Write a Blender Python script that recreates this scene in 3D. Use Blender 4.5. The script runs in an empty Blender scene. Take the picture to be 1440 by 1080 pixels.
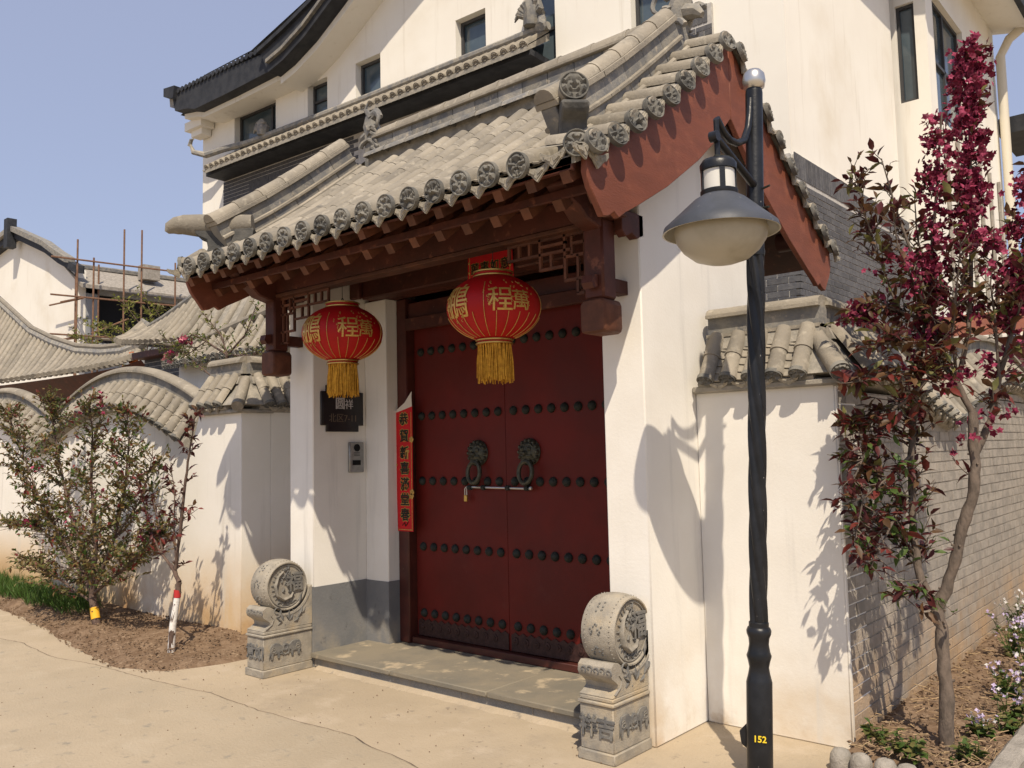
import bpy, bmesh, math, random
import numpy as np
from mathutils import Matrix, Vector, noise
random.seed(7)
C = bpy.context.scene
COL = C.collection
rad = math.radians

# ------------------------------------------------------------------ camera, world, sun, exposure
yaw, pitch, roll = rad(40.6236), rad(4.5302), rad(-1.2865)
fw = Vector((-math.sin(yaw)*math.cos(pitch), math.cos(yaw)*math.cos(pitch), math.sin(pitch)))
rt = Vector((math.cos(yaw), math.sin(yaw), 0)); up = rt.cross(fw)
r2 = rt*math.cos(roll)+up*math.sin(roll); u2 = -rt*math.sin(roll)+up*math.cos(roll)
cd = bpy.data.cameras.new('camera'); cam = bpy.data.objects.new('camera', cd); COL.objects.link(cam)
CAM = Vector((0, 0, 1.6))
m3 = Matrix((r2, u2, -fw)).transposed()
cam.matrix_world = Matrix.Translation(CAM) @ m3.to_4x4()
cd.sensor_width = 36; cd.lens = 1211.9/1440*36; cd.clip_start = 0.05; cd.clip_end = 2000
C.camera = cam
SUN_AZ = Vector((0.70, -0.714, 0)).normalized(); SUN_EL = rad(53.7)
sd = SUN_AZ*math.cos(SUN_EL)+Vector((0, 0, math.sin(SUN_EL)))
w = bpy.data.worlds.new('World'); C.world = w; w.use_nodes = True
nt = w.node_tree; nt.nodes.clear()
sky = nt.nodes.new('ShaderNodeTexSky'); sky.sky_type = 'NISHITA'; sky.sun_disc = False
sky.sun_elevation = SUN_EL; sky.sun_rotation = math.atan2(SUN_AZ.x, SUN_AZ.y)
sky.air_density = 1.0; sky.dust_density = 1.0; sky.ozone_density = 1.5; sky.altitude = 50
bg = nt.nodes.new('ShaderNodeBackground'); bg.inputs['Strength'].default_value = 0.10
wo = nt.nodes.new('ShaderNodeOutputWorld')
# even lavender haze over the whole sky, the clear-sky part dimmed by it
hz = nt.nodes.new('ShaderNodeMix'); hz.data_type = 'RGBA'; hz.inputs[0].default_value = 0.60; hz.inputs[7].default_value = (3.95, 4.25, 5.85, 1)
nt.links.new(sky.outputs[0], hz.inputs[6]); nt.links.new(hz.outputs[2], bg.inputs[0]); nt.links.new(bg.outputs[0], wo.inputs[0])
sl = bpy.data.lights.new('sun', 'SUN'); sl.energy = 4.2; sl.angle = rad(0.55); sl.color = (1, 0.87, 0.69)
so = bpy.data.objects.new('sun', sl); COL.objects.link(so)
so.rotation_euler = sd.to_track_quat('Z', 'Y').to_euler(); so.location = (3, -3, 8)
C.view_settings.view_transform = 'Standard'; C.view_settings.look = 'None'
C.view_settings.gamma = 1; C.view_settings.use_curve_mapping = False
C.view_settings.exposure = 0.35
C.cycles.max_bounces = 8; C.cycles.use_denoising = True

# ------------------------------------------------------------------ helpers
W = {}
def put(o, parent=None, M=None):
    COL.objects.link(o)
    if M is None: M = W[parent.name] if parent else Matrix.Identity(4)
    if parent: o.parent = parent; o.matrix_basis = W[parent.name].inverted() @ M
    else: o.matrix_basis = M
    W[o.name] = M.copy(); return o
def thing(name, label, cat, loc=(0, 0, 0), group=None):
    o = bpy.data.objects.new(name, None); o.empty_display_size = .2
    put(o, None, Matrix.Translation(loc)); tag(o, label, cat, group); return o
def tag(o, label=None, cat=None, group=None, kind=None):
    if label: o['label'] = label
    if cat: o['category'] = cat
    if group: o['group'] = group
    if kind: o['kind'] = kind
    return o
def inst(src, parent, M, name=None):
    """another object on the same mesh, linked under parent at world matrix M"""
    o = bpy.data.objects.new(name or src.name.split('.')[0], src.data); return put(o, parent, M)
def frame(o, x, y, z):
    M = Matrix((x, y, z)).transposed().to_4x4(); M.translation = o; return M
V = Vector

class MB:
    def __init__(s): s.v = []; s.f = []; s.mi = []; s.m = 0
    def add(s, vs, fs):
        b = len(s.v); s.v += [tuple(p) for p in vs]
        s.f += [tuple(i+b for i in f) for f in fs]; s.mi += [s.m]*len(fs); return s
    def box(s, a, b, M=None):
        x0, y0, z0 = a; x1, y1, z1 = b
        vs = [V((x, y, z)) for z in (z0, z1) for (x, y) in ((x0, y0), (x1, y0), (x1, y1), (x0, y1))]
        if M is not None: vs = [M @ p for p in vs]
        return s.add(vs, [(3, 2, 1, 0), (4, 5, 6, 7), (0, 1, 5, 4), (1, 2, 6, 5), (2, 3, 7, 6), (3, 0, 4, 7)])
    def prism(s, pts, h0, h1, M=None, ax='z'):
        """polygon pts (a,b) extruded h0..h1 along ax: z->(a,b,h)  y->(a,h,b)  x->(h,a,b)"""
        g = {'z': lambda a, b, h: V((a, b, h)), 'y': lambda a, b, h: V((a, h, b)), 'x': lambda a, b, h: V((h, a, b))}[ax]
        n = len(pts); vs = [g(a, b, h0) for a, b in pts]+[g(a, b, h1) for a, b in pts]
        if M is not None: vs = [M @ p for p in vs]
        return s.add(vs, [tuple(range(n))[::-1], tuple(range(n, 2*n))]+[(i, (i+1) % n, n+(i+1) % n, n+i) for i in range(n)])
    def tube(s, pts, r, n=8, caps=True, flat=1.0, M=None):
        pts = [V(p) for p in pts]
        if M is not None: pts = [M @ p for p in pts]
        R = r if hasattr(r, '__len__') else [r]*len(pts)
        vs = []; ref = None
        for i, p in enumerate(pts):
            t = (pts[min(i+1, len(pts)-1)]-pts[max(i-1, 0)]).normalized()
            if ref is None: ref = V((0, 0, 1)) if abs(t.z) < .9 else V((1, 0, 0))
            a = (ref - t*ref.dot(t)).normalized(); b = t.cross(a); ref = a
            for k in range(n):
                th = 2*math.pi*k/n; vs.append(p+(a*math.cos(th)*flat+b*math.sin(th))*R[i])
        fs = [(i*n+k, i*n+(k+1) % n, (i+1)*n+(k+1) % n, (i+1)*n+k) for i in range(len(pts)-1) for k in range(n)]
        if caps: fs += [tuple(range(n))[::-1], tuple(range((len(pts)-1)*n, len(pts)*n))]
        return s.add(vs, fs)
    def lathe(s, prof, n=24, M=None):
        vs = [V((r*math.cos(2*math.pi*k/n), r*math.sin(2*math.pi*k/n), z)) for r, z in prof for k in range(n)]
        if M is not None: vs = [M @ p for p in vs]
        m = len(prof); fs = [(i*n+k, i*n+(k+1) % n, (i+1)*n+(k+1) % n, (i+1)*n+k) for i in range(m-1) for k in range(n)]
        fs += [tuple(range(n))[::-1], tuple(range((m-1)*n, m*n))]
        return s.add(vs, fs)
    def sheet(s, grid):
        """grid[i][j] of points"""
        m, n = len(grid), len(grid[0]); vs = [p for row in grid for p in row]
        return s.add(vs, [(i*n+j, i*n+j+1, (i+1)*n+j+1, (i+1)*n+j) for i in range(m-1) for j in range(n-1)])
    def mesh(s, name, mats, smooth=40, inv=None):
        me = bpy.data.meshes.new(name)
        vs = s.v
        if inv is not None: vs = [tuple(inv @ V(p)) for p in vs]
        me.from_pydata(vs, [], s.f)
        for m in (mats if isinstance(mats, (list, tuple)) else [mats]): me.materials.append(m)
        if any(s.mi): me.polygons.foreach_set('material_index', s.mi)
        if smooth:
            me.polygons.foreach_set('use_smooth', [True]*len(me.polygons)); me.set_sharp_from_angle(angle=rad(smooth))
        me.update(); return me
    def build(s, name, mats, parent=None, smooth=40, bevel=0, M=None, fix=True, seg=1):
        """verts given in world space (M None) or in the local space of M"""
        Mw = M if M is not None else (W[parent.name] if parent else Matrix.Identity(4))
        me = s.mesh(name, mats, smooth, None if M is not None else (Mw.inverted() if parent else None))
        if fix:
            bm = bmesh.new(); bm.from_mesh(me); bmesh.ops.recalc_face_normals(bm, faces=bm.faces); bm.to_mesh(me); bm.free()
        o = bpy.data.objects.new(name, me); put(o, parent, Mw)
        if bevel:
            b = o.modifiers.new('bevel', 'BEVEL'); b.width = bevel; b.segments = seg; b.limit_method = 'ANGLE'; b.angle_limit = rad(35)
        return o

def text_mesh(body, size, depth, offset=0.0, maxlen=None):
    c = bpy.data.curves.new('lettering', 'FONT'); c.body = body; c.size = size; c.extrude = depth/2; c.offset = offset
    c.align_x = 'CENTER'; c.align_y = 'CENTER'; c.resolution_u = 2
    o = bpy.data.objects.new('lettering', c); COL.objects.link(o)
    dg = bpy.context.evaluated_depsgraph_get(); dg.update()
    me = bpy.data.meshes.new_from_object(o.evaluated_get(dg))
    bpy.data.objects.remove(o); bpy.data.curves.remove(c)
    if maxlen:
        bm = bmesh.new(); bm.from_mesh(me); bmesh.ops.triangulate(bm, faces=bm.faces)
        for _ in range(3):
            es = [e for e in bm.edges if e.calc_length() > maxlen]
            if not es: break
            bmesh.ops.subdivide_edges(bm, edges=es, cuts=1); bmesh.ops.triangulate(bm, faces=[f for f in bm.faces if len(f.verts) > 3])
        bm.to_mesh(me); bm.free()
    return me
def text(name, body, size, depth, mat, parent, M, offset=0.0):
    me = text_mesh(body, size, depth, offset); me.materials.clear(); me.materials.append(mat)
    o = bpy.data.objects.new(name, me); return put(o, parent, M)

# ------------------------------------------------------------------ materials
def mat(name, c1, c2=None, scale=6.0, rough=.8, bump=.0, bscale=40.0, spec=.3, metal=0.0, rand=0.0, stains=(), detail=6.0, contrast=(.35, .65), transl=0.0, coords='pos', stretch=(1, 1, 1), speckle=None):
    """colour c1..c2 by noise at world position; stains: list of (colour, scale, lo, hi, zmask) ; zmask None or (z0,z1) fades from 1 to 0"""
    m = bpy.data.materials.new(name); m.use_nodes = True; t = m.node_tree; N = t.nodes; L = t.links
    b = N['Principled BSDF']; b.inputs['Roughness'].default_value = rough; b.inputs['Specular IOR Level'].default_value = spec; b.inputs['Metallic'].default_value = metal
    g = N.new('ShaderNodeNewGeometry') if coords == 'pos' else N.new('ShaderNodeTexCoord')
    pos = g.outputs['Position'] if coords == 'pos' else g.outputs['Object']
    if stretch != (1, 1, 1):
        mp = N.new('ShaderNodeMapping'); mp.inputs['Scale'].default_value = stretch; L.new(pos, mp.inputs[0]); pos2 = mp.outputs[0]
    else: pos2 = pos
    def nz(sc, det=detail, src=pos2):
        n = N.new('ShaderNodeTexNoise'); n.inputs['Scale'].default_value = sc; n.inputs['Detail'].default_value = det; n.inputs['Roughness'].default_value = .6
        L.new(src, n.inputs['Vector']); return n.outputs['Fac']
    def ramp(src, lo, hi):
        r = N.new('ShaderNodeMapRange'); r.inputs['From Min'].default_value = lo; r.inputs['From Max'].default_value = hi; r.interpolation_type = 'SMOOTHSTEP'
        L.new(src, r.inputs['Value']); return r.outputs[0]
    def mix(fac, a, b_):
        x = N.new('ShaderNodeMix'); x.data_type = 'RGBA'
        if isinstance(fac, float): x.inputs[0].default_value = fac
        else: L.new(fac, x.inputs[0])
        for s_, i in ((a, 6), (b_, 7)):
            if isinstance(s_, (tuple, list)): x.inputs[i].default_value = (*s_, 1)
            else: L.new(s_, x.inputs[i])
        return x.outputs[2]
    col = mix(ramp(nz(scale), *contrast), c1, c2) if c2 else None
    if col is None:
        rgb = N.new('ShaderNodeRGB'); rgb.outputs[0].default_value = (*c1, 1); col = rgb.outputs[0]
    for st in stains:
        c, sc, lo, hi, zm = st
        if sc == 'streak':
            mp2 = N.new('ShaderNodeMapping'); mp2.inputs['Scale'].default_value = (5, 5, .35); L.new(pos, mp2.inputs[0]); f = ramp(nz(1.6, src=mp2.outputs[0]), lo, hi)
        else: f = ramp(nz(sc, src=pos), lo, hi)
        if zm:
            sp = N.new('ShaderNodeSeparateXYZ'); L.new(pos, sp.inputs[0]); a = ramp(sp.outputs['Z'], zm[0], zm[1])
            inv = N.new('ShaderNodeMath'); inv.operation = 'SUBTRACT'; inv.inputs[0].default_value = 1; L.new(a, inv.inputs[1])
            if len(zm) > 2:   # noise-shifted band: add instead of multiply
                ad = N.new('ShaderNodeMath'); ad.operation = 'MULTIPLY'; L.new(inv.outputs[0], ad.inputs[0]); L.new(f, ad.inputs[1]); f = ad.outputs[0]
            else:
                mu = N.new('ShaderNodeMath'); mu.operation = 'MULTIPLY'; L.new(f, mu.inputs[0]); L.new(inv.outputs[0], mu.inputs[1]); f = mu.outputs[0]
        col = mix(f, col, c)
    if speckle:
        c, sc, th = speckle; col = mix(ramp(nz(sc, 2), th, th+.06), col, c)
    if rand:
        oi = N.new('ShaderNodeObjectInfo'); mr = N.new('ShaderNodeMapRange'); L.new(oi.outputs['Random'], mr.inputs['Value'])
        mr.inputs['To Min'].default_value = 1-rand; mr.inputs['To Max'].default_value = 1+rand*.6
        hv = N.new('ShaderNodeHueSaturation'); L.new(mr.outputs[0], hv.inputs['Value']); L.new(col, hv.inputs['Color']); col = hv.outputs[0]
    L.new(col, b.inputs['Base Color'])
    if bump:
        bp = N.new('ShaderNodeBump'); bp.inputs['Strength'].default_value = bump; bp.inputs['Distance'].default_value = .01
        L.new(nz(bscale, 5), bp.inputs['Height']); L.new(bp.outputs[0], b.inputs['Normal'])
    if transl:
        tr = N.new('ShaderNodeBsdfTranslucent'); L.new(col, tr.inputs[0]); ms = N.new('ShaderNodeMixShader'); ms.inputs[0].default_value = transl
        L.new(b.outputs[0], ms.inputs[1]); L.new(tr.outputs[0], ms.inputs[2]); L.new(ms.outputs[0], N['Material Output'].inputs[0])
    return m

RUST = (.42, .25, .12)
plaster = mat('white_plaster', (.78, .755, .70), (.73, .70, .64), 1.6, .9, .12, 60, spec=.1, stains=[((.60, .49, .35), 1.6, .38, .72, (.05, .65)), ((.50, .40, .28), 5, .5, .75, (.0, .16)), (RUST, 2.3, .5, .8, (.0, .4)), ((.60, .58, .54), 'streak', .56, .80, None), ((.45, .43, .40), 90, .74, .77, None)])
plaster_l = mat('white_plaster_stained', (.78, .75, .69), (.73, .70, .63), 1.3, .9, .15, 60, spec=.1, stains=[((.60, .42, .22), .9, .25, .6, (.15, 1.0)), (RUST, 2.0, .35, .7, (.1, .55)), ((.58, .55, .49), 'streak', .55, .80, None), ((.45, .43, .40), 90, .74, .77, None)])
dado = mat('grey_dado_paint', (.155, .16, .165), (.19, .19, .19), 3, .8, .3, 50, stains=[((.30, .27, .22), 4, .42, .7, (.1, .45)), ((.08, .08, .08), 9, .62, .75, None)])
villa_p = mat('cream_render', (.78, .755, .685), (.75, .72, .65), .8, .9, .06, 30, spec=.1, stains=[((.62, .56, .45), .5, .5, .85, None), ((.62, .58, .50), 'streak', .55, .82, None)])
tile = mat('clay_roof_tile', (.295, .262, .21), (.225, .203, .168), 4, .9, .45, 60, spec=.15, rand=.18, stains=[((.35, .315, .255), 16, .5, .7, None), ((.12, .115, .105), 5, .60, .80, None)])
tile_end = mat('grey_tile_end', (.105, .105, .10), (.20, .19, .165), 14, .85, .3, 120, rand=.3)
tile_drip = mat('pale_drip_tile', (.38, .34, .27), (.26, .24, .20), 30, .9, .4, 120, rand=.15)
tile_dark = mat('dark_ridge_tile', (.16, .16, .16), (.28, .26, .22), 8, .85, .4, 60, rand=.25, stains=[((.36, .32, .26), 18, .55, .7, None)])
tile_black = mat('blackened_ridge_block', (.06, .06, .058), (.11, .105, .095), 9, .9, .5, 60)
mortar = mat('lime_mortar', (.33, .30, .25), (.22, .205, .175), 12, .95, .5, 70)
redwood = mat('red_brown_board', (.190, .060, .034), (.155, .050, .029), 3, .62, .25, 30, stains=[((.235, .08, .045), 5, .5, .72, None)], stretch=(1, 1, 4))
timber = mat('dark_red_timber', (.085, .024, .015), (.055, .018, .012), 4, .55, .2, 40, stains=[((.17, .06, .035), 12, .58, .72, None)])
timber_e = mat('rafter_end_timber', (.14, .052, .027), (.085, .032, .018), 7, .65, .2, 40, rand=.3)
doorpaint = mat('oxblood_door_paint', (.128, .013, .009), (.10, .012, .008), 2.5, .5, .12, 25, spec=.18, stains=[((.09, .015, .012), 1.2, .45, .75, None), ((.14, .04, .028), 3.5, .60, .85, (.2, 1.1)), ((.26, .12, .09), 45, .72, .76, None)])
doorframe = mat('dark_door_frame_paint', (.055, .016, .012), (.085, .022, .015), 5, .4, .15, 30, spec=.4, stains=[((.3, .2, .15), 40, .70, .74, None)])
ironstud = mat('tarnished_stud', (.016, .018, .015), (.03, .032, .026), 30, .62, .3, 60, spec=.25, metal=0.0)
kickm = mat('blackened_kick_plate', (.030, .012, .010), (.05, .022, .018), 30, .6, .3, 90)
bronze = mat('dark_bronze', (.05, .050, .038), (.09, .085, .06), 40, .45, .4, 90, metal=.5)
steel = mat('bright_steel', (.60, .58, .54), None, rough=.3, metal=.9)
brass = mat('brass', (.55, .36, .10), None, rough=.35, metal=.8)
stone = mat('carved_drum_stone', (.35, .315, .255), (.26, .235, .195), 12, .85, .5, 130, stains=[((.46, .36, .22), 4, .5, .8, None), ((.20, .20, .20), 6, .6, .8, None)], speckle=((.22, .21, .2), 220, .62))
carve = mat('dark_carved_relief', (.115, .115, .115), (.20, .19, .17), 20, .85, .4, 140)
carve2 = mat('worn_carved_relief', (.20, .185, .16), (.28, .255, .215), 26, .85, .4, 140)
granite = mat('grey_granite', (.17, .17, .165), (.23, .22, .20), 8, .7, .25, 120, speckle=((.32, .31, .29), 180, .60), stains=[((.36, .29, .20), 3, .5, .75, None)])
slab = mat('dusty_step_slab', (.225, .195, .145), (.17, .155, .125), 2.4, .85, .25, 70, stains=[((.40, .33, .23), 6, .55, .7, None)])
concrete = mat('tan_concrete', (.42, .345, .25), (.365, .30, .215), .9, .92, .6, 60, spec=.15, stains=[((.45, .375, .285), 3.2, .5, .75, None), ((.30, .25, .19), 1.7, .55, .8, None), ((.26, .22, .17), 11, .60, .72, None), ((.30, .25, .19), 30, .66, .74, None)], detail=9)
concrete2 = mat('grey_concrete', (.41, .34, .248), (.355, .295, .213), 1.1, .92, .6, 60, spec=.15, stains=[((.42, .355, .265), 4, .5, .75, None), ((.345, .29, .215), .5, .45, .8, None), ((.27, .24, .19), 9, .58, .72, None), ((.30, .26, .2), 28, .66, .74, None)], detail=9)
crackm = mat('crack_shadowed_dirt', (.13, .10, .075), None, rough=1)
soil = mat('dry_brown_soil', (.145, .095, .06), (.215, .15, .10), 9, .95, 1.0, 30, spec=.1, stains=[((.30, .22, .15), 25, .55, .7, None), ((.08, .055, .038), 14, .6, .8, None)])
straw = mat('straw_litter', (.42, .31, .18), (.30, .20, .11), 20, .95)
gbrick = mat('dark_grey_brick', (.085, .085, .092), (.12, .118, .12), 20, .8, .3, 80, rand=.25)
gjoint = mat('white_pointing', (.50, .48, .44), (.40, .38, .35), 20, .9, .2, 60)
sbrick = mat('pale_washed_brick', (.34, .305, .26), (.25, .228, .198), 9, .9, .6, 60, rand=.14, stains=[((.46, .30, .16), 1.5, .3, .7, (.1, .75))])
sjoint = mat('sandy_joint', (.30, .265, .215), (.22, .195, .16), 14, .95, .5, 60)
darktile = mat('charcoal_roof', (.020, .022, .027), (.035, .037, .042), 6, .7, .3, 30)
glass = mat('blue_window_glass', (.035, .055, .07), (.09, .12, .14), .7, .08, 0, spec=.8)
frame_m = mat('dark_window_frame', (.05, .05, .052), None, rough=.5)
blackpaint = mat('black_lamp_paint', (.007, .008, .010), (.014, .015, .018), 9, .36, .15, 50, spec=.35, stains=[((.22, .21, .20), 30, .70, .73, None)])
greypaint = mat('blue_grey_lamp_paint', (.060, .066, .082), (.045, .05, .06), 6, .5, .1, 40, stains=[((.3, .28, .25), 25, .66, .72, None)])
milk = mat('milky_lamp_glass', (.50, .46, .37), (.42, .38, .29), 5, .35, spec=.5, transl=.25)
white_pl = mat('white_lamp_panel', (.78, .77, .72), None, rough=.4, transl=.2)
redcloth = mat('red_lantern_silk', (.54, .014, .012), (.45, .010, .012), 3, .5, .1, 60, spec=.3, transl=.3)
gold = mat('gold_print', (.58, .36, .09), (.45, .26, .06), 60, .4, .2, 200, spec=.5, metal=.35)
tassel = mat('yellow_tassel', (.62, .33, .035), (.42, .20, .02), 40, .75, spec=.2)
redpaper = mat('red_paper', (.56, .012, .016), (.48, .012, .015), 6, .6, .1, 20)
whitepaper = mat('paper_back', (.55, .52, .48), None, rough=.8)
inkblack = mat('black_ink', (.012, .016, .010), None, rough=.5)
plaque_m = mat('black_plaque', (.012, .011, .013), (.02, .018, .02), 5, .35, spec=.5)
palech = mat('pale_letter', (.50, .48, .48), None, rough=.5)
dimch = mat('bronze_letter', (.13, .10, .075), None, rough=.5)
alu = mat('brushed_aluminium', (.34, .34, .33), (.28, .28, .27), 30, .4, metal=.6)
yellowp = mat('yellow_paint', (.75, .55, .03), None, rough=.6)
limewash = mat('white_lime_wash', (.78, .76, .72), (.30, .24, .20), 35, .9, .4, 60, contrast=(.55, .68))
redband = mat('red_paint_band', (.42, .03, .03), None, rough=.7)
yelband = mat('yellow_tape', (.75, .42, .03), None, rough=.6)
bark = mat('grey_brown_bark', (.155, .120, .095), (.095, .075, .06), 30, .9, .8, 60, stretch=(1, 1, .4))
bark_d = mat('dark_twig_bark', (.085, .055, .045), (.13, .09, .07), 30, .9, .5, 60)
lf_bronze = mat('bronze_leaf', (.075, .042, .020), (.13, .065, .028), 14, .5, transl=.25)
lf_gold = mat('bronze_green_leaf', (.21, .135, .055), (.15, .115, .042), 14, .5, transl=.3)
lf_maroon = mat('maroon_leaf', (.050, .013, .014), (.095, .022, .022), 14, .45, transl=.25)
lf_red = mat('red_young_leaf', (.19, .035, .028), (.12, .028, .022), 14, .5, transl=.3)
lf_olive = mat('olive_leaf', (.115, .12, .040), (.17, .155, .05), 14, .5, transl=.3)
lf_green = mat('green_leaf', (.055, .10, .020), (.09, .14, .035), 14, .5, transl=.3)
lf_yellow = mat('yellow_green_leaf', (.26, .26, .05), (.19, .21, .045), 14, .55, transl=.35)
petal = mat('magenta_petal', (.30, .030, .080), (.46, .08, .16), 30, .6, transl=.3)
petal_d = mat('deep_magenta_petal', (.11, .009, .026), (.19, .014, .042), 30, .6, transl=.25)
petal_p = mat('pink_petal', (.62, .22, .26), (.70, .32, .34), 30, .6, transl=.3)
petal_v = mat('lilac_petal', (.48, .36, .62), (.66, .58, .74), 60, .6, transl=.3)
petal_w = mat('white_petal', (.72, .70, .68), None, rough=.6, transl=.3)
grassm = mat('grass_blade', (.045, .11, .018), (.08, .15, .03), 9, .6, transl=.3)
rustp = mat('rusty_scaffold_pole', (.15, .08, .05), (.21, .12, .075), 9, .8)
rawconc = mat('raw_concrete', (.34, .31, .27), (.24, .22, .19), 9, .9, .9, 60)
greyblue = mat('grey_primer_wall', (.30, .31, .32), (.25, .26, .27), 2, .9)
blackm = mat('unlit_room', (.008, .008, .009), None, rough=.9)
pvc = mat('cream_downpipe', (.66, .61, .50), None, rough=.5)
orange = mat('orange_timber_end', (.5, .12, .02), None, rough=.6)

# ------------------------------------------------------------------ ground
o = MB().add([(-400, -200, 0), (300, -200, 0), (300, 500, 0), (-400, 500, 0)], [(0, 1, 2, 3)]).build('ground', concrete, smooth=0); tag(o, kind='structure')
crk = [(-14, 3.0), (-10, 2.9), (-8.4, 3.06), (-7.6, 3.0), (-6.99, 3.10), (-6.25, 3.13), (-5.53, 3.2), (-4.9, 3.18), (-4.43, 3.2), (-4.0, 3.22), (-3.79, 3.17), (-3.36, 3.10), (-2.9, 3.02), (-2.2, 3.05), (-1.5, 2.9), (0, 2.95), (3, 2.8)]
cp = []
for (x0, y0), (x1, y1) in zip(crk, crk[1:]):
    n = max(2, int(abs(x1-x0)/.06))
    for i in range(n):
        x = x0+(x1-x0)*i/n; cp.append((x, y0+(y1-y0)*i/n+.018*noise.noise(V((x*3, 0, 5)))+.010*noise.noise(V((x*14, 0, 9)))))
mb = MB(); mb.sheet([[(x, y, .004) for x, y in cp], [(x, -30, .004) for x, y in cp]]); o = mb.build('road', concrete2, smooth=0); tag(o, kind='structure')
mb = MB(); mb.sheet([[(x, y+.0025+.004*abs(noise.noise(V((x*6, 3, 1)))), .008) for x, y in cp], [(x, y-.0025-.004*abs(noise.noise(V((x*8, 7, 1)))), .008) for x, y in cp]])
# a second fine crack running to the step
cq = [(-4.43+.0*i-.05*i, 3.2+.04*i+.03*noise.noise(V((i*.4, 2, 2))), .008) for i in range(0, 1)]
o = mb.build('road_crack', crackm, smooth=0); tag(o, kind='structure')
# soil along the left wall
def soil_h(x, y): return .5*noise.noise(V((x*1.3, y*1.3, 0)))+.30*noise.noise(V((x*4, y*4, 3)))+.22*noise.noise(V((x*11, y*11, 7)))
def lfront(x):  # front edge of the soil
    k = [(-30, 3.9), (-15, 3.75), (-10.56, 3.6), (-8.98, 3.44), (-7.97, 3.25), (-6.9, 3.12), (-6.4, 3.22), (-6.1, 3.6)]
    for (a, ya), (b, yb) in zip(k, k[1:]):
        if a <= x <= b: return ya+(yb-ya)*(x-a)/(b-a)
    return 3.9
grid = []
xs = np.concatenate([np.linspace(-30, -12, 60), np.linspace(-11.95, -6.15, 170)])
for x in xs:
    row = []; y0 = lfront(x)+.06*noise.noise(V((x*3, 0, 0))); y1 = 4.6 if x > -6.76 else 4.3
    for j in range(30):
        t = j/29; y = y0+(y1-y0)*t; e = min(1, t*4)*(1 if x < -6.7 else max(0, (-6.15-x)/.55))
        row.append((x, y, -.02+e*(.05+.045*t+.06*soil_h(x, y))+.024*min(1, e*3)))
    grid.append(row)
o = MB().sheet(grid).build('soil_strip', soil, smooth=60); tag(o, kind='structure')
# clods
def clods(name, fn, n, r0, r1, m, seed):
    rng = random.Random(seed); mb = MB()
    for i in range(n):
        x, y, z = fn(rng); r = rng.uniform(r0, r1)*rng.uniform(.6, 1)
        ico = [(-1, 0, 0), (1, 0, 0), (0, -1, 0), (0, 1, 0), (0, 0, -.7), (0, 0, .8)]
        R = Matrix.Rotation(rng.uniform(0, 6), 3, 'Z') @ Matrix.Rotation(rng.uniform(-.7, .7), 3, 'X')
        vs = [V((x, y, z))+R @ (V(p)*r*rng.uniform(.6, 1.2)) for p in ico]
        mb.add(vs, [(0, 2, 5), (2, 1, 5), (1, 3, 5), (3, 0, 5), (2, 0, 4), (1, 2, 4), (3, 1, 4), (0, 3, 4)])
    o = mb.build(name, m, smooth=0, fix=False); tag(o, kind='stuff'); return o
def fL(r):
    x = r.uniform(-11, -6.3) if r.random() < .8 else r.uniform(-15, -10); y = r.uniform(lfront(x), 4.2); t = (y-lfront(x))/.9
    return x, y, .0+min(1, t*4)*(.055+.04*t)*(.4 if x > -6.6 else 1)+.01
o = clods('soil_clods', fL, 4200, .004, .017, soil, 3); tag(o, 'loose dry brown clods of earth on the strip below the white wavy wall', 'soil')

A = []
for i in range(120):
    x = -5.50+i*(2.66/119); e = .035+.035*abs(noise.noise(V((x*5, 0, 0))))+.02*noise.noise(V((x*17, 0, 2))); A.append([(x, 4.086, .022), (x, 4.08-e*.4, .014), (x, 4.08-e, -.002)])
tag(MB().sheet(A).build('mortar_spill', concrete, smooth=60), kind='structure')
def fG(r):
    x = r.uniform(-7, 0); return x, r.uniform(1.2, 3.95) if r.random() < .6 else r.uniform(3.2, 4.0), .006
tag(clods('ground_grit', fG, 420, .002, .007, straw_g if False else soil, 31), 'scattered grit and crumbs of earth on the concrete in front of the gate', 'grit')
# ------------------------------------------------------------------ shared tile meshes
def half_tube(L, r, n=8, taper=.004, lip=.003):
    """cover tile: axis +Y (down slope), from y=0 (top) to y=L, bulging +Z"""
    mb = MB(); rows = []
    for y, rr in ((0, r-taper), (L*.90, r), (L*.905, r+lip), (L, r+lip)):
        rows.append([(rr*math.cos(math.pi*k/n), y, rr*math.sin(math.pi*k/n)) for k in range(n+1)])
    mb.sheet(rows); b = len(mb.v); mb.add(rows[-1], [tuple(range(n+1))]); mb.add(rows[0], [tuple(range(n+1))])
    return mb
def pan_tile(Lp, wd):
    mb = MB(); n = 4; rows = []
    for y, dz in ((0, 0.0), (Lp, .010), (Lp, .0)):
        rows.append([((-.5+k/n)*wd, y, dz-.018*(1-(2*k/n-1)**2)+.004) for k in range(n+1)])
    mb.sheet(rows); return mb
def disc_mesh(r, th, seed, kind='lion'):
    """faces +Y; centred"""
    rng = random.Random(seed); prof = [1.0, .93, .86, .84, .66, .48, .32, .16]; n = 26; mb = MB(); rows = []
    rows.append([(r*math.cos(2*math.pi*k/n), -th, r*math.sin(2*math.pi*k/n)) for k in range(n+1)])
    for i, q in enumerate(prof):
        row = []
        for k in range(n+1):
            a = 2*math.pi*(k % n)/n; h = .004 if i in (0, 1) else -.002
            if i >= 3:
                x, z = q*math.cos(a), q*math.sin(a)
                h = .012*noise.noise(V((abs(x)*4.2+seed, z*4.2, 0)))*2+.006*math.cos(9*z+4*abs(x))*(.4+abs(x))+.007*(1-q)
            row.append((q*r*math.cos(a), h, q*r*math.sin(a)))
        rows.append(row)
    rows.append([(0, .008, 0)]*(n+1)); mb.sheet(rows); return mb
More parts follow.
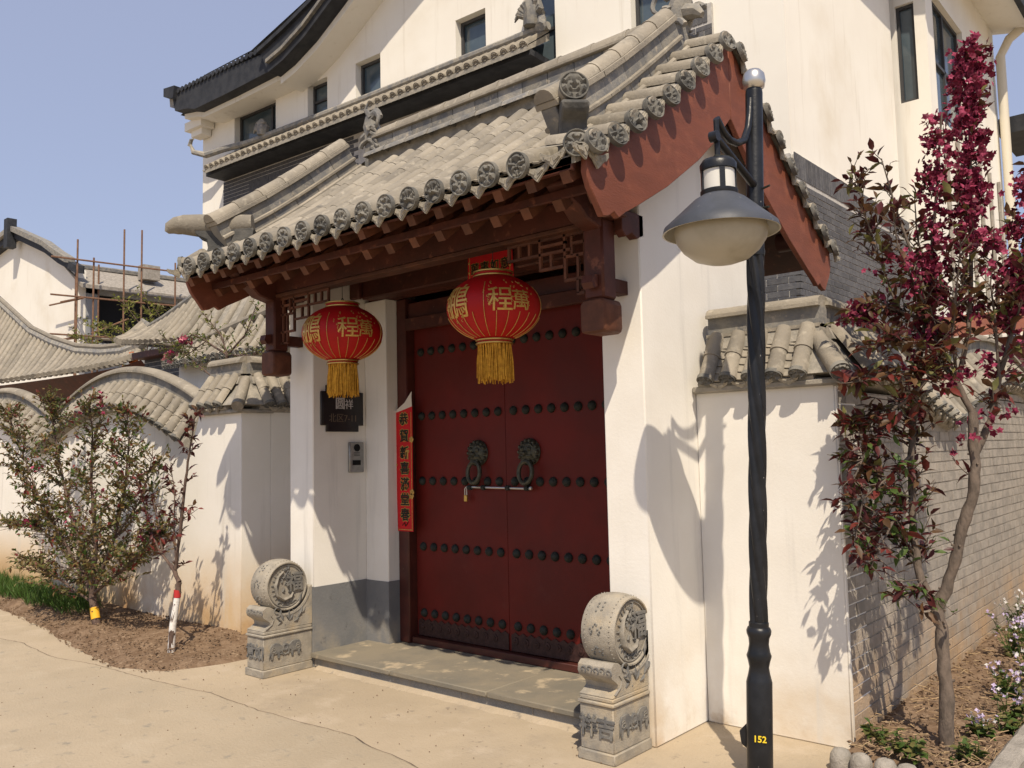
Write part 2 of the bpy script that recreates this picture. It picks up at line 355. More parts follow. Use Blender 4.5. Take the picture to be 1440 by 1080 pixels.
def drip_mesh(wd, h, th=.012):
    """pointed scalloped drip, hangs -Z from the pan edge, faces +Y"""
    P = [(-.5, .10), (-.53, -.15), (-.42, -.42), (-.30, -.50), (-.20, -.68), (0, -1), (.20, -.68), (.30, -.50), (.42, -.42), (.53, -.15), (.5, .10), (.25, -.12), (0, -.2), (-.25, -.12)]
    mb = MB(); mb.prism([(x*wd, z*h) for x, z in P], -th, 0, ax='y')
    Q = [(-.38, -.12), (-.33, -.36), (0, -.82), (.33, -.36), (.38, -.12), (0, -.34)]
    mb.prism([(x*wd, z*h) for x, z in Q], 0, .004, ax='y')
    for sx in (-1, 1):
        mb.prism([(x*wd*sx, z*h) for x, z in ((.04, -.34), (.26, -.22), (.30, -.36), (.08, -.58))], .004, .008, ax='y')
    return mb

# ------------------------------------------------------------------ GATEHOUSE
YF, XR, XL = 4.09, -2.545, -5.87          # front of piers, outer side faces
YR = 4.85                                # ridge
PR = [(0, 4.135), (.15, 4.02), (.45, 3.78), (.84, 3.48), (1.34, 3.14), (1.65, 3.00)]   # (distance from ridge, surface z)
def rz(d):
    d = abs(d)
    for (a, za), (b, zb) in zip(PR, PR[1:]):
        if d <= b: return za+(zb-za)*(d-a)/(b-a)
    return PR[-1][1]-(d-PR[-1][0])*.35
gate = thing('gatehouse', 'white Chinese gatehouse with grey tiled roof, red eaves and dark red studded door', 'gatehouse', (-4.2, 4.5, 0))
def box(name, a, b, m, par=gate, bevel=0, smooth=40): return MB().box(a, b).build(name, m, par, smooth, bevel)
DZ = .60
YB = 5.65
for sx, x0, x1 in ((1, -2.82, XR), (-1, XL, -5.565)):
    pts = [(YF, 0), (YB, 0)]+[(YB-(YB-YF)*k/8, rz(YB-(YB-YF)*k/8-YR)-.07) for k in range(9)]
    mb = MB().prism(pts, x0, x1, ax='x'); mb.build('side_wall', plaster, gate, bevel=.008)
# returns inside the porch
for x0, x1 in ((-5.5655, -5.293), (-3.09, -2.8195)):
    box('return_wall', (x0, 4.613, .0), (x1, 5.2, 2.87), plaster, bevel=.006)
# dado: thin painted coats of render, 4 mm proud
t = .004
mb = MB(); mb.box((-5.5655, YF+.001, .0), (-5.565+t, 4.613-t, DZ)); mb.build('dado', dado, gate)
mb = MB(); mb.box((-5.868, YF-t, 0), (-5.5655+t, YF-.0002, DZ+.003)); mb.build('dado', dado, gate)
mb = MB(); mb.box((-5.5655, 4.613-t, 0), (-5.293+t, 4.6128, DZ-.004)); mb.build('dado', dado, gate)
mb = MB(); mb.box((-5.293, 4.613, 0), (-5.293+t+.001, 4.75, DZ-.002)); mb.build('dado', dado, gate)
mb = MB(); mb.box((-2.8205-t, YF+.001, .0), (-2.8201, 4.613-t, DZ)); mb.build('dado', dado, gate)
mb = MB(); mb.box((-3.09-t, 4.613-t, 0), (-2.8201, 4.6128, DZ-.004)); mb.build('dado', dado, gate)
# step
st = box('step', (-5.553, 4.085, .006), (-2.826, 4.95, .075), granite, bevel=.004)
for x0, x1 in ((-5.56, -4.66), (-4.655, -3.75), (-3.745, -2.823)):
    box('step_slab', (x0, 4.055, .076), (x1, 5.0, .112), slab, bevel=.006)
for x in (-4.9, -4.0, -3.4): box('riser_joint', (x, 4.082, .01), (x+.006, 4.0849, .075), sjoint, st)
# door frame
for x0, x1 in ((-5.2925, -5.17), (-3.215, -3.0905)):
    box('door_post', (x0, 4.72, .113), (x1, 4.86, 2.87), doorframe, bevel=.008)
box('threshold', (-5.169, 4.74, .113), (-3.216, 4.85, .165), doorframe, bevel=.005)
box('door_head', (-5.169, 4.74, 2.66), (-3.216, 4.85, 2.83), doorframe, bevel=.006)
box('door_head', (-5.169, 4.70, 2.60), (-3.216, 4.7395, 2.70), timber, bevel=.005)
# beams and boards above
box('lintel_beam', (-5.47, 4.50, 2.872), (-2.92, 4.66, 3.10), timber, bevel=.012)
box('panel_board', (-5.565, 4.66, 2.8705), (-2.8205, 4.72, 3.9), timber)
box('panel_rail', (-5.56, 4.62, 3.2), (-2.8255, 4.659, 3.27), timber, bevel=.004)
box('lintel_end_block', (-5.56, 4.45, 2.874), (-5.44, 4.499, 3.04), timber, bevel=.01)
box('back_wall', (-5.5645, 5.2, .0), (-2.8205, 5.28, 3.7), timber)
# doors
stud0 = None
kn0 = None
for side, (x0, x1) in ((-1, (-5.166, -4.1932)), (1, (-4.1918, -3.219))):
    dr = box('door', (x0, 4.80, .168), (x1, 4.86, 2.655), doorpaint, bevel=.003)
    n = 8
    for r_ in range(6):
        z = .35+.5185*r_
        if z > 2.9: continue
        for k in range(n):
            x = x0+.085+(x1-x0-.15)*k/(n-1)
            if z > 2.65: continue
            M = Matrix.Translation((x, 4.80, z)) @ Matrix.Rotation(math.pi/2, 4, 'X')
            if stud0 is None:
                stud0 = MB().lathe([(.034, 0), (.035, .006), (.030, .016), (.019, .027), (.007, .033)], 12).build('stud', ironstud, dr, M=M)
            else: inst(stud0, dr, M)
    # scalloped metal strip under the lowest studs
    pts = [(x0+.02, .172), (x1-.005, .172)]
    xx = x1-.005
    nn = 26
    for k in range(nn+1):
        u = x1-.005-(x1-x0-.025)*k/nn; pts.append((u, .285+.02*abs(math.sin(k*math.pi/2))))
    mb = MB().prism(pts, 4.793, 4.7995, ax='y')
    for k in range(9):
        u = x0+.06+k*(x1-x0-.1)/9
        mb.lathe([(.030, 0), (.028, .005), (.012, .006), (.010, .010), (.002, .012)], 8, M=Matrix.Translation((u, 4.793, .245)) @ Matrix.Rotation(math.pi/2, 4, 'X'))
    mb.build('kick_plate', kickm, dr, fix=True)
    # lion knocker
    kx = -4.465 if side < 0 else -3.96
    mb = MB(); A = Matrix.Translation((kx, 4.80, 1.60)) @ Matrix.Rotation(math.pi/2, 4, 'X')
    mb.lathe([(.098, 0), (.100, .010), (.088, .022), (.080, .032), (.055, .05), (.02, .058)], 20, M=A)
    for a in range(14):
        th = a/14*2*math.pi; p = A @ V((.083*math.cos(th), .083*math.sin(th), .024)); mb.lathe([(.017, -.01), (.017, .004), (.008, .014)], 6, M=Matrix.Translation(p) @ Matrix.Rotation(math.pi/2, 4, 'X'))
    for sx in (-1, 1):
        mb.lathe([(.018, 0), (.018, .02), (.006, .03)], 8, M=A @ Matrix.Translation((sx*.032, .022, .04)))   # eyes
        mb.tube([A @ V((sx*.012, .05, .045)), A @ V((sx*.04, .052, .045)), A @ V((sx*.062, .03, .035))], [.008, .011, .004], 6)   # brows
        mb.tube([A @ V((sx*.01, -.025, .06)), A @ V((sx*.045, -.022, .052)), A @ V((sx*.058, -.05, .03))], [.007, .010, .004], 6)
    mb.lathe([(.022, 0), (.020, .03), (.008, .042)], 8, M=A @ Matrix.Translation((0, -.008, .04)))
    mb.box((-.035, -.062, .03), (.035, -.050, .055), A)
    k_ = mb.build('lion_knocker', bronze, dr)
    ring = [V((kx+.062*math.sin(a), 4.74+.008*math.cos(a), 1.455+.078*math.cos(a))) for a in np.linspace(0, 2*math.pi, 25)]
    MB().tube(ring, .0165, 8, caps=False).build('knocker_ring', bronze, dr)
bolt = MB().tube([(-4.56, 4.765, 1.345), (-3.93, 4.765, 1.338)], .008, 8).build('bolt', steel, gate)
for x in (-4.53, -4.39, -4.15, -3.97): MB().tube([(x-.016, 4.765, 1.342), (x+.016, 4.765, 1.342)], .019, 8).build('bolt_clip', ironstud, gate)
MB().lathe([(.0, -.014), (.012, -.010), (.016, 0), (.012, .01), (.0, .014)], 10, M=Matrix.Translation((-3.925, 4.755, 1.342))).build('bolt_knob', steel, gate)
pl_ = box('padlock', (-4.585, 4.752, 1.235), (-4.555, 4.77, 1.285), brass, bevel=.003)
MB().tube([(-4.58, 4.761, 1.285), (-4.58, 4.761, 1.33), (-4.57, 4.761, 1.345), (-4.56, 4.761, 1.33), (-4.56, 4.761, 1.285)], .004, 6).build('shackle', steel, pl_)

# roof deck
def slope_pt(x, d, lift=0.0, front=True):
    """point over slope at distance d from the ridge"""
    s = -1 if front else 1
    return V((x, YR+s*d, rz(d)+lift))
RX0, RX1 = -6.02, -2.36
deck = MB()
prof = [( d, rz(d)) for d in (-1.60, -1.34, -1.0, -.7, -.45, -.15, 0, .15, .45, .7, 1.0, 1.34, 1.60)]
poly = [(YR+d, z-.012) for d, z in prof]+[(YR+d, z-.055) for d, z in reversed(prof)]
deck.prism(poly, RX0, RX1, ax='x').build('roof_deck', mortar, gate, smooth=20)
# boards under the deck
poly = [(YR+d, z-.057) for d, z in prof]+[(YR+d, z-.075) for d, z in reversed(prof)]
MB().prism(poly, RX0+.03, RX1-.03, ax='x').build('eave_board', timber, gate, smooth=20)
# arc-length sampling of the slope
def slope_frames(n, d0, d1, front=True):
    ds = np.linspace(0, 1, 400); pts = [(d0+(d1-d0)*q, rz(d0+(d1-d0)*q)) for q in ds]
    acc = [0]
    for a, b in zip(pts, pts[1:]): acc.append(acc[-1]+math.hypot(b[0]-a[0], b[1]-a[1]))
    T = acc[-1]; out = []
    for k in range(n):
        def at(sv):
            i = min(len(acc)-2, max(0, int(np.searchsorted(acc, sv))-1)); f = (sv-acc[i])/(acc[i+1]-acc[i]+1e-9)
            return pts[i][0]+(pts[i+1][0]-pts[i][0])*f, pts[i][1]+(pts[i+1][1]-pts[i][1])*f
        a = at(T*k/n); b = at(T*(k+1)/n); out.append((a, b))
    return out, T/n
NT = 9
colx = [-5.80+.0+i*((-2.66+5.80)/16) for i in range(17)]
SP = colx[1]-colx[0]
fr, TL = slope_frames(NT, .17, 1.64)
cover = half_tube(TL*1.03, .064, 9, .001, .0008).mesh('cover_tile', tile, 60)
panm = pan_tile(TL*.52, SP-.095).mesh('pan_tile', tile, 60)
rng = random.Random(5)
def fm(x, a, b, front, lift=0, jx=0.0):
    s = -1 if front else 1
    p0 = V((x, YR+s*a[0], a[1])); p1 = V((x, YR+s*b[0], b[1])); y = (p1-p0).normalized(); xx = V((1, 0, 0)) if front else V((-1, 0, 0))
    xx = V((s*-1, 0, 0)) if False else xx
    z = xx.cross(y)
    if z.z < 0: xx = -xx; z = xx.cross(y)
    M = frame(p0+z*lift, xx, y, z)
    if jx: M = M @ Matrix.Rotation(jx, 4, 'Z')
    return M
for x in colx:
    sh_ = rng.uniform(-.07, .07)
    for k in range(NT):
        d0 = .17+(1.64-.17)*(k/NT)+(sh_ if k else 0); d1 = .17+(1.64-.17)*((k+1)/NT)+(sh_ if k < NT-1 else 0)
        f_ = (d1-d0)/((1.64-.17)/NT)*(.955 if k == NT-1 else 1.0)
        o = bpy.data.objects.new('cover_tile', cover); put(o, gate, fm(x+rng.uniform(-.0015, .0015), (d0, rz(d0)), (d1, rz(d1)), True, .006+rng.uniform(0, .002), rng.uniform(-.005, .005)) @ Matrix.Scale(f_, 4, (0, 1, 0)))
fr2, TL2 = slope_frames(16, .17, 1.64)
pk = 0
for i in range(-1, len(colx)):
    x = colx[0]-SP/2 if i < 0 else colx[i]+SP/2
    for k, (a, b) in enumerate(fr2):
        o = bpy.data.objects.new('pan_tile', panm); put(o, gate, fm(x, a, b, True, .004+rng.uniform(0, .002)))
# rear slope, one joined part
mb = MB(); src = half_tube(TL*1.03, .060)
for x in colx:
    for a, b in fr:
        M = fm(x, a, b, False, .004); mb.add([M @ V(p) for p in src.v], src.f)
tag(mb.build('rear_cover_tiles', tile, gate, 60, fix=False), kind='stuff')
# eave discs and drips
dm = [disc_mesh(.065, .024, s).mesh('tile_disc', tile_end, 35) for s in (1, 4, 9)]
drm = drip_mesh(.135, .082).mesh('drip_tile', tile_drip, 30)
ye = YR-1.645
ez = rz(1.645)
for x in colx:
    o = bpy.data.objects.new('tile_disc', rng.choice(dm)); put(o, gate, frame(V((x, ye-.034, ez+.004)), V((-1, 0, 0)), V((0, -1, -.10)).normalized(), V((0, -.1, 1)).normalized()) @ Matrix.Rotation(rng.uniform(-.15, .15), 4, 'Y'))
for i in range(-1, len(colx)):
    x = colx[0]-SP/2 if i < 0 else colx[i]+SP/2
    o = bpy.data.objects.new('drip_tile', drm); put(o, gate, frame(V((x, ye+.002, ez-.012)), V((-1, 0, 0)), V((0, -1, 0)), V((0, 0, 1))))
# gable-edge tiles: short cover tiles laid outward with discs and drips
shortm = half_tube(.27, .056).mesh('gable_tile', tile, 60)
dg = [.10+.18*k for k in range(9)]
for sx, xe in ((1, -2.29), (-1, -6.09)):
    for front in (True, False):
        s = -1 if front else 1
        for k, d in enumerate(dg):
            if d > 1.55: continue
            z = rz(d); y = YR+s*d
            sl = (rz(d-.05)-rz(d+.05))/.1; up_ = V((0, s*sl*.45, 1)).normalized()
            ydir = V((sx, 0, -.16)).normalized(); xx = ydir.cross(up_).normalized(); zz = xx.cross(ydir)
            base = V((xe-sx*.26, y, z+.062))
            o = bpy.data.objects.new('gable_tile', shortm); put(o, gate, frame(base, xx, ydir, zz) @ Matrix.Rotation(rng.uniform(-.06, .06), 4, 'Z'))
            o = bpy.data.objects.new('tile_disc', rng.choice(dm)); yd = V((sx, s*.22, .30)).normalized(); x4 = yd.cross(up_).normalized(); put(o, gate, frame(base+ydir*.282+zz*.004, x4, yd, x4.cross(yd)) @ Matrix.Rotation(rng.uniform(-.3, .3), 4, 'Y'))
            d2 = d+.09
            p = V((xe-sx*.005, YR+s*d2, rz(d2)+.035)); sl2 = V((0, s, -(rz(d2-.05)-rz(d2+.05))/.1)).normalized()
            xx = -sl2*sx*(1 if front else -1)*s*-1 if False else sl2
            yy = V((sx, 0, 0)); zz = xx.cross(yy)
            if zz.z < 0: xx = -xx; zz = xx.cross(yy)
            o = bpy.data.objects.new('drip_tile', drm); put(o, gate, frame(p, xx, yy, zz))
        # pan bed carrying them
        grid = []
        for d in np.linspace(.0, 1.62, 14):
            grid.append([(xe-sx*.27, YR+s*d, rz(d)+.07), (xe-sx*.01, YR+s*d, rz(d)+.03), (xe-sx*.01, YR+s*d, rz(d)-.0)])
        MB().sheet(grid).build('gable_bed', mortar, gate, 60)
        # corner tile at 45 degrees with its disc
    dd = V((sx, -1, 0)).normalized(); cpos = V((xe-sx*.09, YR-1.57, rz(1.57)+.03))
    ydir = (dd+V((0, 0, -.15))).normalized(); xx = ydir.cross(V((0, 0, 1))).normalized(); zz = xx.cross(ydir)
    put(bpy.data.objects.new('gable_tile', shortm), gate, frame(cpos-ydir*.22, xx, ydir, zz))
    put(bpy.data.objects.new('tile_disc', dm[0]), gate, frame(cpos+ydir*.055, xx, ydir, zz))
    for sg in (-1, 1):
        q = cpos+xx*sg*.115+ydir*.01+V((0, 0, -.035)); yy = (ydir+xx*sg*.8).normalized(); x3 = yy.cross(V((0, 0, 1))).normalized()
        put(bpy.data.objects.new('drip_tile', drm), gate, frame(q, x3, yy, x3.cross(yy)))
# main ridge
def ridge_run(x0, x1, n, y, z, r, m, name, hb=.28):
    Lx = (x1-x0)/n
    me = half_tube(Lx*1.02, r, 8, .003).mesh(name, m, 60)
    for k in range(n):
        o = bpy.data.objects.new(name, me); put(o, gate, frame(V((x0+Lx*k, y, z)), V((0, -1, 0)), V((1, 0, 0)), V((0, 0, 1))) @ Matrix.Rotation(rng.uniform(-.01, .01), 4, 'Z'))
for sy in (-1, 1):
    ridge_run(-5.62, -2.74, 11, YR+sy*.135, 4.145, .058, tile_dark, 'ridge_roll')
box('ridge_bed', (-5.62, YR-.13, 4.08), (-2.74, YR+.13, 4.19), mortar)
nb = 12
for k in range(nb):
    x0 = -5.62+k*(2.88/nb)
    box('ridge_panel', (x0+.002, YR-.068, 4.19), (x0+2.88/nb-.002, YR+.068, 4.335), tile_dark, bevel=.003)
box('ridge_course', (-5.62, YR-.095, 4.335), (-2.74, YR+.095, 4.36), tile, bevel=.004)
ridge_run(-5.62, -2.74, 10, YR, 4.36, .082, tile, 'ridge_roll')
# carved scroll ornaments on the ridge ends
def ornament(x, sx, name='ridge_ornament'):
    mb = MB(); rg = random.Random(11)
    mb.box((x-.05, YR-.06, 4.05), (x+.05, YR+.06, 4.44))
    for k in range(11):
        a = rg.uniform(-.5, 2.3); r0 = rg.uniform(.04, .13); cx = x+rg.uniform(-.08, .1)*sx; cz = 4.18+rg.uniform(0, .30)
        pts = []
        for j in range(9):
            th = a+j*.42; rr = r0*(1-j*.09); pts.append((cx+sx*rr*math.cos(th), YR+rg.uniform(-.01, .01)+(-.07 if k % 2 else .05), cz+rr*math.sin(th)))
        mb.tube(pts, [.022-.0018*j for j in range(9)], 6)
    # beast head: muzzle, horn curl, ears
    mb.tube([(x-sx*.02, YR, 4.40), (x+sx*.03, YR, 4.50), (x+sx*.02, YR, 4.57), (x-sx*.05, YR, 4.60), (x-sx*.10, YR, 4.55)], [.08, .075, .06, .045, .02], 8)
    mb.tube([(x+sx*.04, YR, 4.42), (x+sx*.13, YR, 4.40), (x+sx*.17, YR, 4.36)], [.06, .045, .02], 8)
    for sy in (-1, 1):
        mb.tube([(x, YR+sy*.03, 4.56), (x+sx*.05, YR+sy*.05, 4.64), (x+sx*.02, YR+sy*.05, 4.69)], [.03, .02, .006], 6)
        for j in range(5):
            mb.tube([(x-sx*(.02+.02*j), YR+sy*.06, 4.46-.05*j), (x-sx*(.10+.012*j), YR+sy*.075, 4.42-.055*j), (x-sx*(.13), YR+sy*.06, 4.37-.05*j)], [.02, .016, .004], 6)
    mb.build(name, tile_dark, gate)
ornament(-5.70, -1); ornament(-2.66, 1)
# hip ridges running down the gable edges
def hip(xh, sx, front):
    s = -1 if front else 1
    a0, a1 = .10, (1.36 if front else 1.3)
    fr_, LL = slope_frames(6, a0, a1); hh = .22
    me = half_tube(LL*1.03, .060, 8, .003).mesh('hip_tile', tile, 60)
    for a, b in fr_:
        M = fm(xh, a, b, front, hh+.055); put(bpy.data.objects.new('hip_tile', me), gate, M)
        M2 = fm(xh, a, b, front, 0)
        mb = MB(); mb.box((-.048, .002, .05), (.048, LL-.001, hh+.02), M2); mb.build('hip_panel', tile_dark, gate, bevel=.004)
        mb = MB(); mb.box((-.072, 0, hh+.02), (.072, LL+.003, hh+.053), M2); mb.build('hip_course', tile, gate, bevel=.003)
        mb = MB(); mb.box((-.085, 0, .0), (.085, LL+.003, .049), M2); mb.build('hip_bed', mortar, gate, bevel=.01)
        mb = MB(); 
        for q_ in (-.052, .052): MB().tube([M2 @ V((q_, 0, .135)), M2 @ V((q_, LL, .135))], .016, 6).build('hip_moulding', tile, gate)
        for q_ in (-.075, .075): MB().tube([M2 @ V((q_, 0, .055)), M2 @ V((q_, LL, .055))], .022, 6).build('hip_moulding', tile, gate)
    if front:
        d = V((sx, -1, 0)).normalized(); q = V((d.y, -d.x, 0))*-1
        c = V((xh+sx*.08, YR-1.40, rz(1.40)+.01))
        M = frame(c, q if q.cross(d).z > 0 else -q, d, V((0, 0, 1)))
        # pedestal flaring towards the top
        P = [(-.24, -.0), (.11, -.09), (.06, .06), (.07, .12), (.14, .15), (.16, .19), (.11, .215), (-.28, .215)]
        mb = MB().prism([(a, b) for a, b in P], -.068, .068, ax='x')
        mb2 = MB(); mb2.add([M @ V(p) for p in mb.v], mb.f); mb2.build('hip_pedestal', tile_black, gate, bevel=.01)
        ex = .10 if sx > 0 else .26
        zh = .275 if sx > 0 else .245
        tp = [M @ V((0, yv, zv)) for yv, zv in ((-.26, zh+.01), (-.10, zh), (ex*.5, zh), (ex, zh+.01))]
        MB().tube(tp, [.070, .074, .074, .072] if sx > 0 else [.075, .085, .088, .075], 14).build('hip_head', tile, gate)
        if sx < 0: MB().tube([M @ V((0, ex-.02, zh+.01)), M @ V((0, ex+.05, zh+.0)), M @ V((0, ex+.10, zh-.02)), M @ V((0, ex+.12, zh-.05))], [.076, .068, .048, .018], 12).build('hip_nose', tile, gate)
        yv = (M.to_3x3() @ V((0, 1, .12))).normalized(); xx = M.to_3x3() @ V((1, 0, 0)); 
        if sx > 0: put(bpy.data.objects.new('tile_disc', disc_mesh(.074, .02, 6).mesh('tile_disc', tile_end, 35)), gate, frame(M @ V((0, ex+.012, zh+.012)), xx, yv, xx.cross(yv)))
for xh, sx in ((-2.60, 1), (-5.79, -1)):
    hip(xh, sx, True); hip(xh, sx, False)
# barge boards
LB = [(3.37, 2.80), (3.42, 2.735), (3.47, 2.745), (3.52, 2.775), (3.56, 2.752), (3.62, 2.79), (3.73, 2.845), (4.05, 3.02), (4.42, 3.26), (4.60, 3.40), (YR, 3.63)]
LBr = [(2*YR-y, z) for y, z in reversed(LB[:-1])]
UB = [(YR+s*d, rz(d)-.0) for s, d in ((1, 1.60), (1, 1.34), (1, .84), (1, .45), (1, .15), (1, 0), (-1, .15), (-1, .45), (-1, .84), (-1, 1.34), (-1, 1.60))]
FRONT = [(3.29, 2.93), (3.32, 2.86)]
for x0 in (-2.36, -6.055):
    poly = FRONT+LB+LBr+[(2*YR-3.32, 2.86), (2*YR-3.29, 2.93)]+UB
    # split in two halves so the boards meet with a joint at the apex
    lo = FRONT+LB; hi = [(YR-d, rz(d)) for d in (0, .15, .45, .84, 1.34, 1.55)]
    for sgn in (1, -1):
        pp = lo+hi if sgn > 0 else [(2*YR-y, z) for y, z in lo+hi]
        pp = [(y-.002*sgn, z) for y, z in pp]
        MB().prism(pp, x0, x0+.035, ax='x').build('barge_board', redwood, gate, bevel=.004)
for x0, x1, xc in ((-2.545, -2.36, 1), (-6.02, -5.87, -1)):   # soffit between barge and wall
    for s in (-1, 1):
        for d, nm in ((1.15, 'purlin'), (.15, 'purlin')):
            y = YR+s*d; z = rz(d)-.19
            MB().tube([(x0-.0, y, z), (x1, y, z)], .07, 12).build('purlin', timber, gate)
# rafters, two tiers
raf = MB().box((-.028, 0, -.030), (.028, .78, .030)).mesh('rafter', timber_e, 0)
raf2 = MB().box((-.03, 0, -.032), (.03, .9, .032)).mesh('rafter', timber_e, 0)
for k in range(17):
    x = -5.93+k*(3.50/16)
    a = V((x, YR-1.585, rz(1.585)-.115)); b = V((x, YR-.9, rz(.9)-.13)); y = (b-a).normalized(); xx = V((1, 0, 0))
    put(bpy.data.objects.new('rafter', raf), gate, frame(a, xx, y, xx.cross(y)))
    a = V((x+.0, YR-1.36, rz(1.36)-.265)); b = V((x, YR-.6, rz(.6)-.22)); y = (b-a).normalized()
    put(bpy.data.objects.new('rafter', raf2), gate, frame(a, xx, y, xx.cross(y)))
box('fascia', (-6.0, YR-1.60, rz(1.6)-.083), (-2.38, YR-1.575, rz(1.6)-.015), timber, bevel=.003)
box('fascia', (-6.0, YR-1.375, rz(1.37)-.232), (-2.38, YR-1.35, rz(1.37)-.185), timber, bevel=.003)
# eave beam, columns, fretwork
MB().tube([(-6.0, 3.87, 3.075), (-2.38, 3.87, 3.075)], .075, 14).build('eave_purlin', timber, gate)
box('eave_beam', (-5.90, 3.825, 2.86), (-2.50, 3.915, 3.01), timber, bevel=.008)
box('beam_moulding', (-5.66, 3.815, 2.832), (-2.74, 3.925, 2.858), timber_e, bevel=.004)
for xc in (-2.665, -5.725):
    cl = box('hanging_column', (xc-.065, 3.805, 2.42), (xc+.065, 3.935, 2.86), timber, bevel=.012)
    MB().prism([(xc-.085, 2.25), (xc-.07, 2.232), (xc+.07, 2.232), (xc+.085, 2.25), (xc+.085, 2.395), (xc+.06, 2.42), (xc-.06, 2.42), (xc-.085, 2.395)], 3.785, 3.955, ax='y').build('column_foot', timber_e, cl, bevel=.014)
    # beam head nosing forward over the column
    MB().prism([(3.60, 3.06), (3.50, 3.05), (3.475, 2.98), (3.53, 2.93), (3.56, 2.90), (3.62, 2.88), (3.68, 2.83), (3.80, 2.80), (3.95, 2.83), (4.2, 2.83), (4.2, 3.06)], xc-.06, xc+.06, ax='x').build('beam_head', timber, gate, bevel=.01)
    MB().prism([(3.935, 2.47), (4.10, 2.47), (4.10, 2.55), (3.935, 2.55)], xc-.035, xc+.035, ax='x').build('tie_beam', timber, gate, bevel=.004)
    MB().prism([(3.80, 2.48), (3.76, 2.47), (3.74, 2.50), (3.75, 2.54), (3.80, 2.55)], xc-.035, xc+.035, ax='x').build('tie_beam_end', timber, gate)
    sx = 1 if xc > -4 else -1
    MB().prism([(3.92, 2.80), (3.96, 2.77), (4.02, 2.80), (4.07, 2.775), (4.14, 2.80), (4.14, 2.92), (3.92, 2.92)], xc+sx*.066, xc+sx*.12, ax='x').build('side_bracket', timber, gate, bevel=.004)
    # fretwork brackets: stepped lattice between beam and column
    s = -1 if sx > 0 else 1; X0 = xc+s*.066
    bars = []
    def hbar(u0, u1, z): bars.append((u0, u1, z, z+.016))
    def vbar(u, z0, z1): bars.append((u, u+.016, z0, z1))
    hbar(0, .60, 2.815)
    vbar(.58, 2.745, 2.815); hbar(.36, .596, 2.73); vbar(.50, 2.745, 2.815); vbar(.42, 2.745, 2.815)
    vbar(.34, 2.655, 2.83); hbar(.18, .356, 2.64); vbar(.26, 2.655, 2.73); hbar(.12, .36, 2.73); 
    vbar(.16, 2.57, 2.83); hbar(0, .176, 2.555); vbar(.07, 2.57, 2.70); hbar(0, .17, 2.69); vbar(.11, 2.70, 2.81); hbar(0, .11, 2.76); vbar(.02, 2.47, 2.815); hbar(0, .09, 2.47); vbar(.074, 2.48, 2.56)
    hbar(.16, .34, 2.775)
    for u0, u1, z0, z1 in bars:
        a, b = sorted((X0+s*u0, X0+s*u1)); MB().box((a, 3.862, z0), (b, 3.880, z1)).build('fretwork_bar', timber_e, gate, 0)
# wires
MB().tube([(-4.93, 3.87, 2.86), (-4.93, 3.87, 2.72)], .002, 4)

# ------------------------------------------------------------------ writing and fittings at the door
cs = thing('couplet_scroll', 'long red paper couplet with black characters, peeling at its top, on the left door post', 'couplet', (-5.2, 4.7, 1.5))
ys = 4.712
P = [(-5.285, .99), (-5.105, .99), (-5.100, 1.99), (-5.345, 1.93), (-5.340, 1.80), (-5.295, 1.35)]
MB().prism([(a, b) for a, b in P], ys-.002, ys, ax='y').build('paper', redpaper, cs)
MB().add([(-5.345, ys-.004, 1.93), (-5.10, ys-.004, 1.985), (-5.055, ys-.05, 2.06), (-5.03, ys-.07, 2.10), (-5.16, ys-.03, 2.015)], [(0, 1, 2, 4), (2, 3, 4)]).build('folded_corner', whitepaper, cs, 0)
for z, ch in zip((1.88, 1.745, 1.61, 1.485, 1.36, 1.235, 1.115), '恭賀新喜滿堂春'):
    M0 = frame(V((-5.195 if z < 1.8 else -5.20, ys-.0035, z)), V((1, 0, 0)), V((0, 0, 1)), V((0, -1, 0)))
    text('character_outline', ch, .105, .001, gold, cs, M0, .007)
    text('character', ch, .105, .001, inkblack, cs, frame(V((M0.translation.x, ys-.005, z)), V((1, 0, 0)), V((0, 0, 1)), V((0, -1, 0))), .0025)
MB().tube([(-5.23, ys-.005, 1.035), (-5.20, ys-.005, 1.06), (-5.19, ys-.005, 1.03), (-5.165, ys-.005, 1.055), (-5.16, ys-.005, 1.07)], .006, 5, flat=.4).build('flourish', inkblack, cs)
for (x, z) in ((-5.115, 1.72), (-5.31, 1.52), (-5.115, 1.30), (-5.12, 1.27)):
    for a in range(5): MB().lathe([(.013, 0), (.010, .002)], 7, M=frame(V((x+.014*math.cos(a*1.257), ys-.003, z+.014*math.sin(a*1.257))), V((1, 0, 0)), V((0, 0, 1)), V((0, -1, 0)))).build('blossom_print', gold, cs)
MB().box((-5.278, ys-.004, 1.00), (-5.112, ys-.0025, 1.006)).box((-5.117, ys-.004, 1.008), (-5.112, ys-.0025, 1.94)).build('gold_border', gold, cs)
bs = thing('banner_scroll', 'small red paper banner with dark characters pasted over the door, behind the right lantern', 'banner', (-4.2, 4.6, 2.95))
yb = 4.488
BX0, BX1 = -4.25, -3.82
MB().prism([(BX0, 2.80), (BX1+.01, 2.80), (BX1, 3.04), (BX0+.01, 3.035)], yb-.002, yb, ax='y').build('paper', redpaper, bs)
for i, ch in enumerate('萬事如意'):
    M0 = frame(V((BX0+.075+i*.095, yb-.003, 2.915)), V((1, 0, 0)), V((0, 0, 1)), V((0, -1, 0)))
    text('character_outline', ch, .085, .001, gold, bs, M0, .004); text('character', ch, .085, .001, inkblack, bs, frame(M0.translation+V((0, -.0012, 0)), V((1, 0, 0)), V((0, 0, 1)), V((0, -1, 0))), .001)
mb = MB(); mb.box((BX0+.012, yb-.0035, 3.018), (BX1-.012, yb-.0022, 3.024))
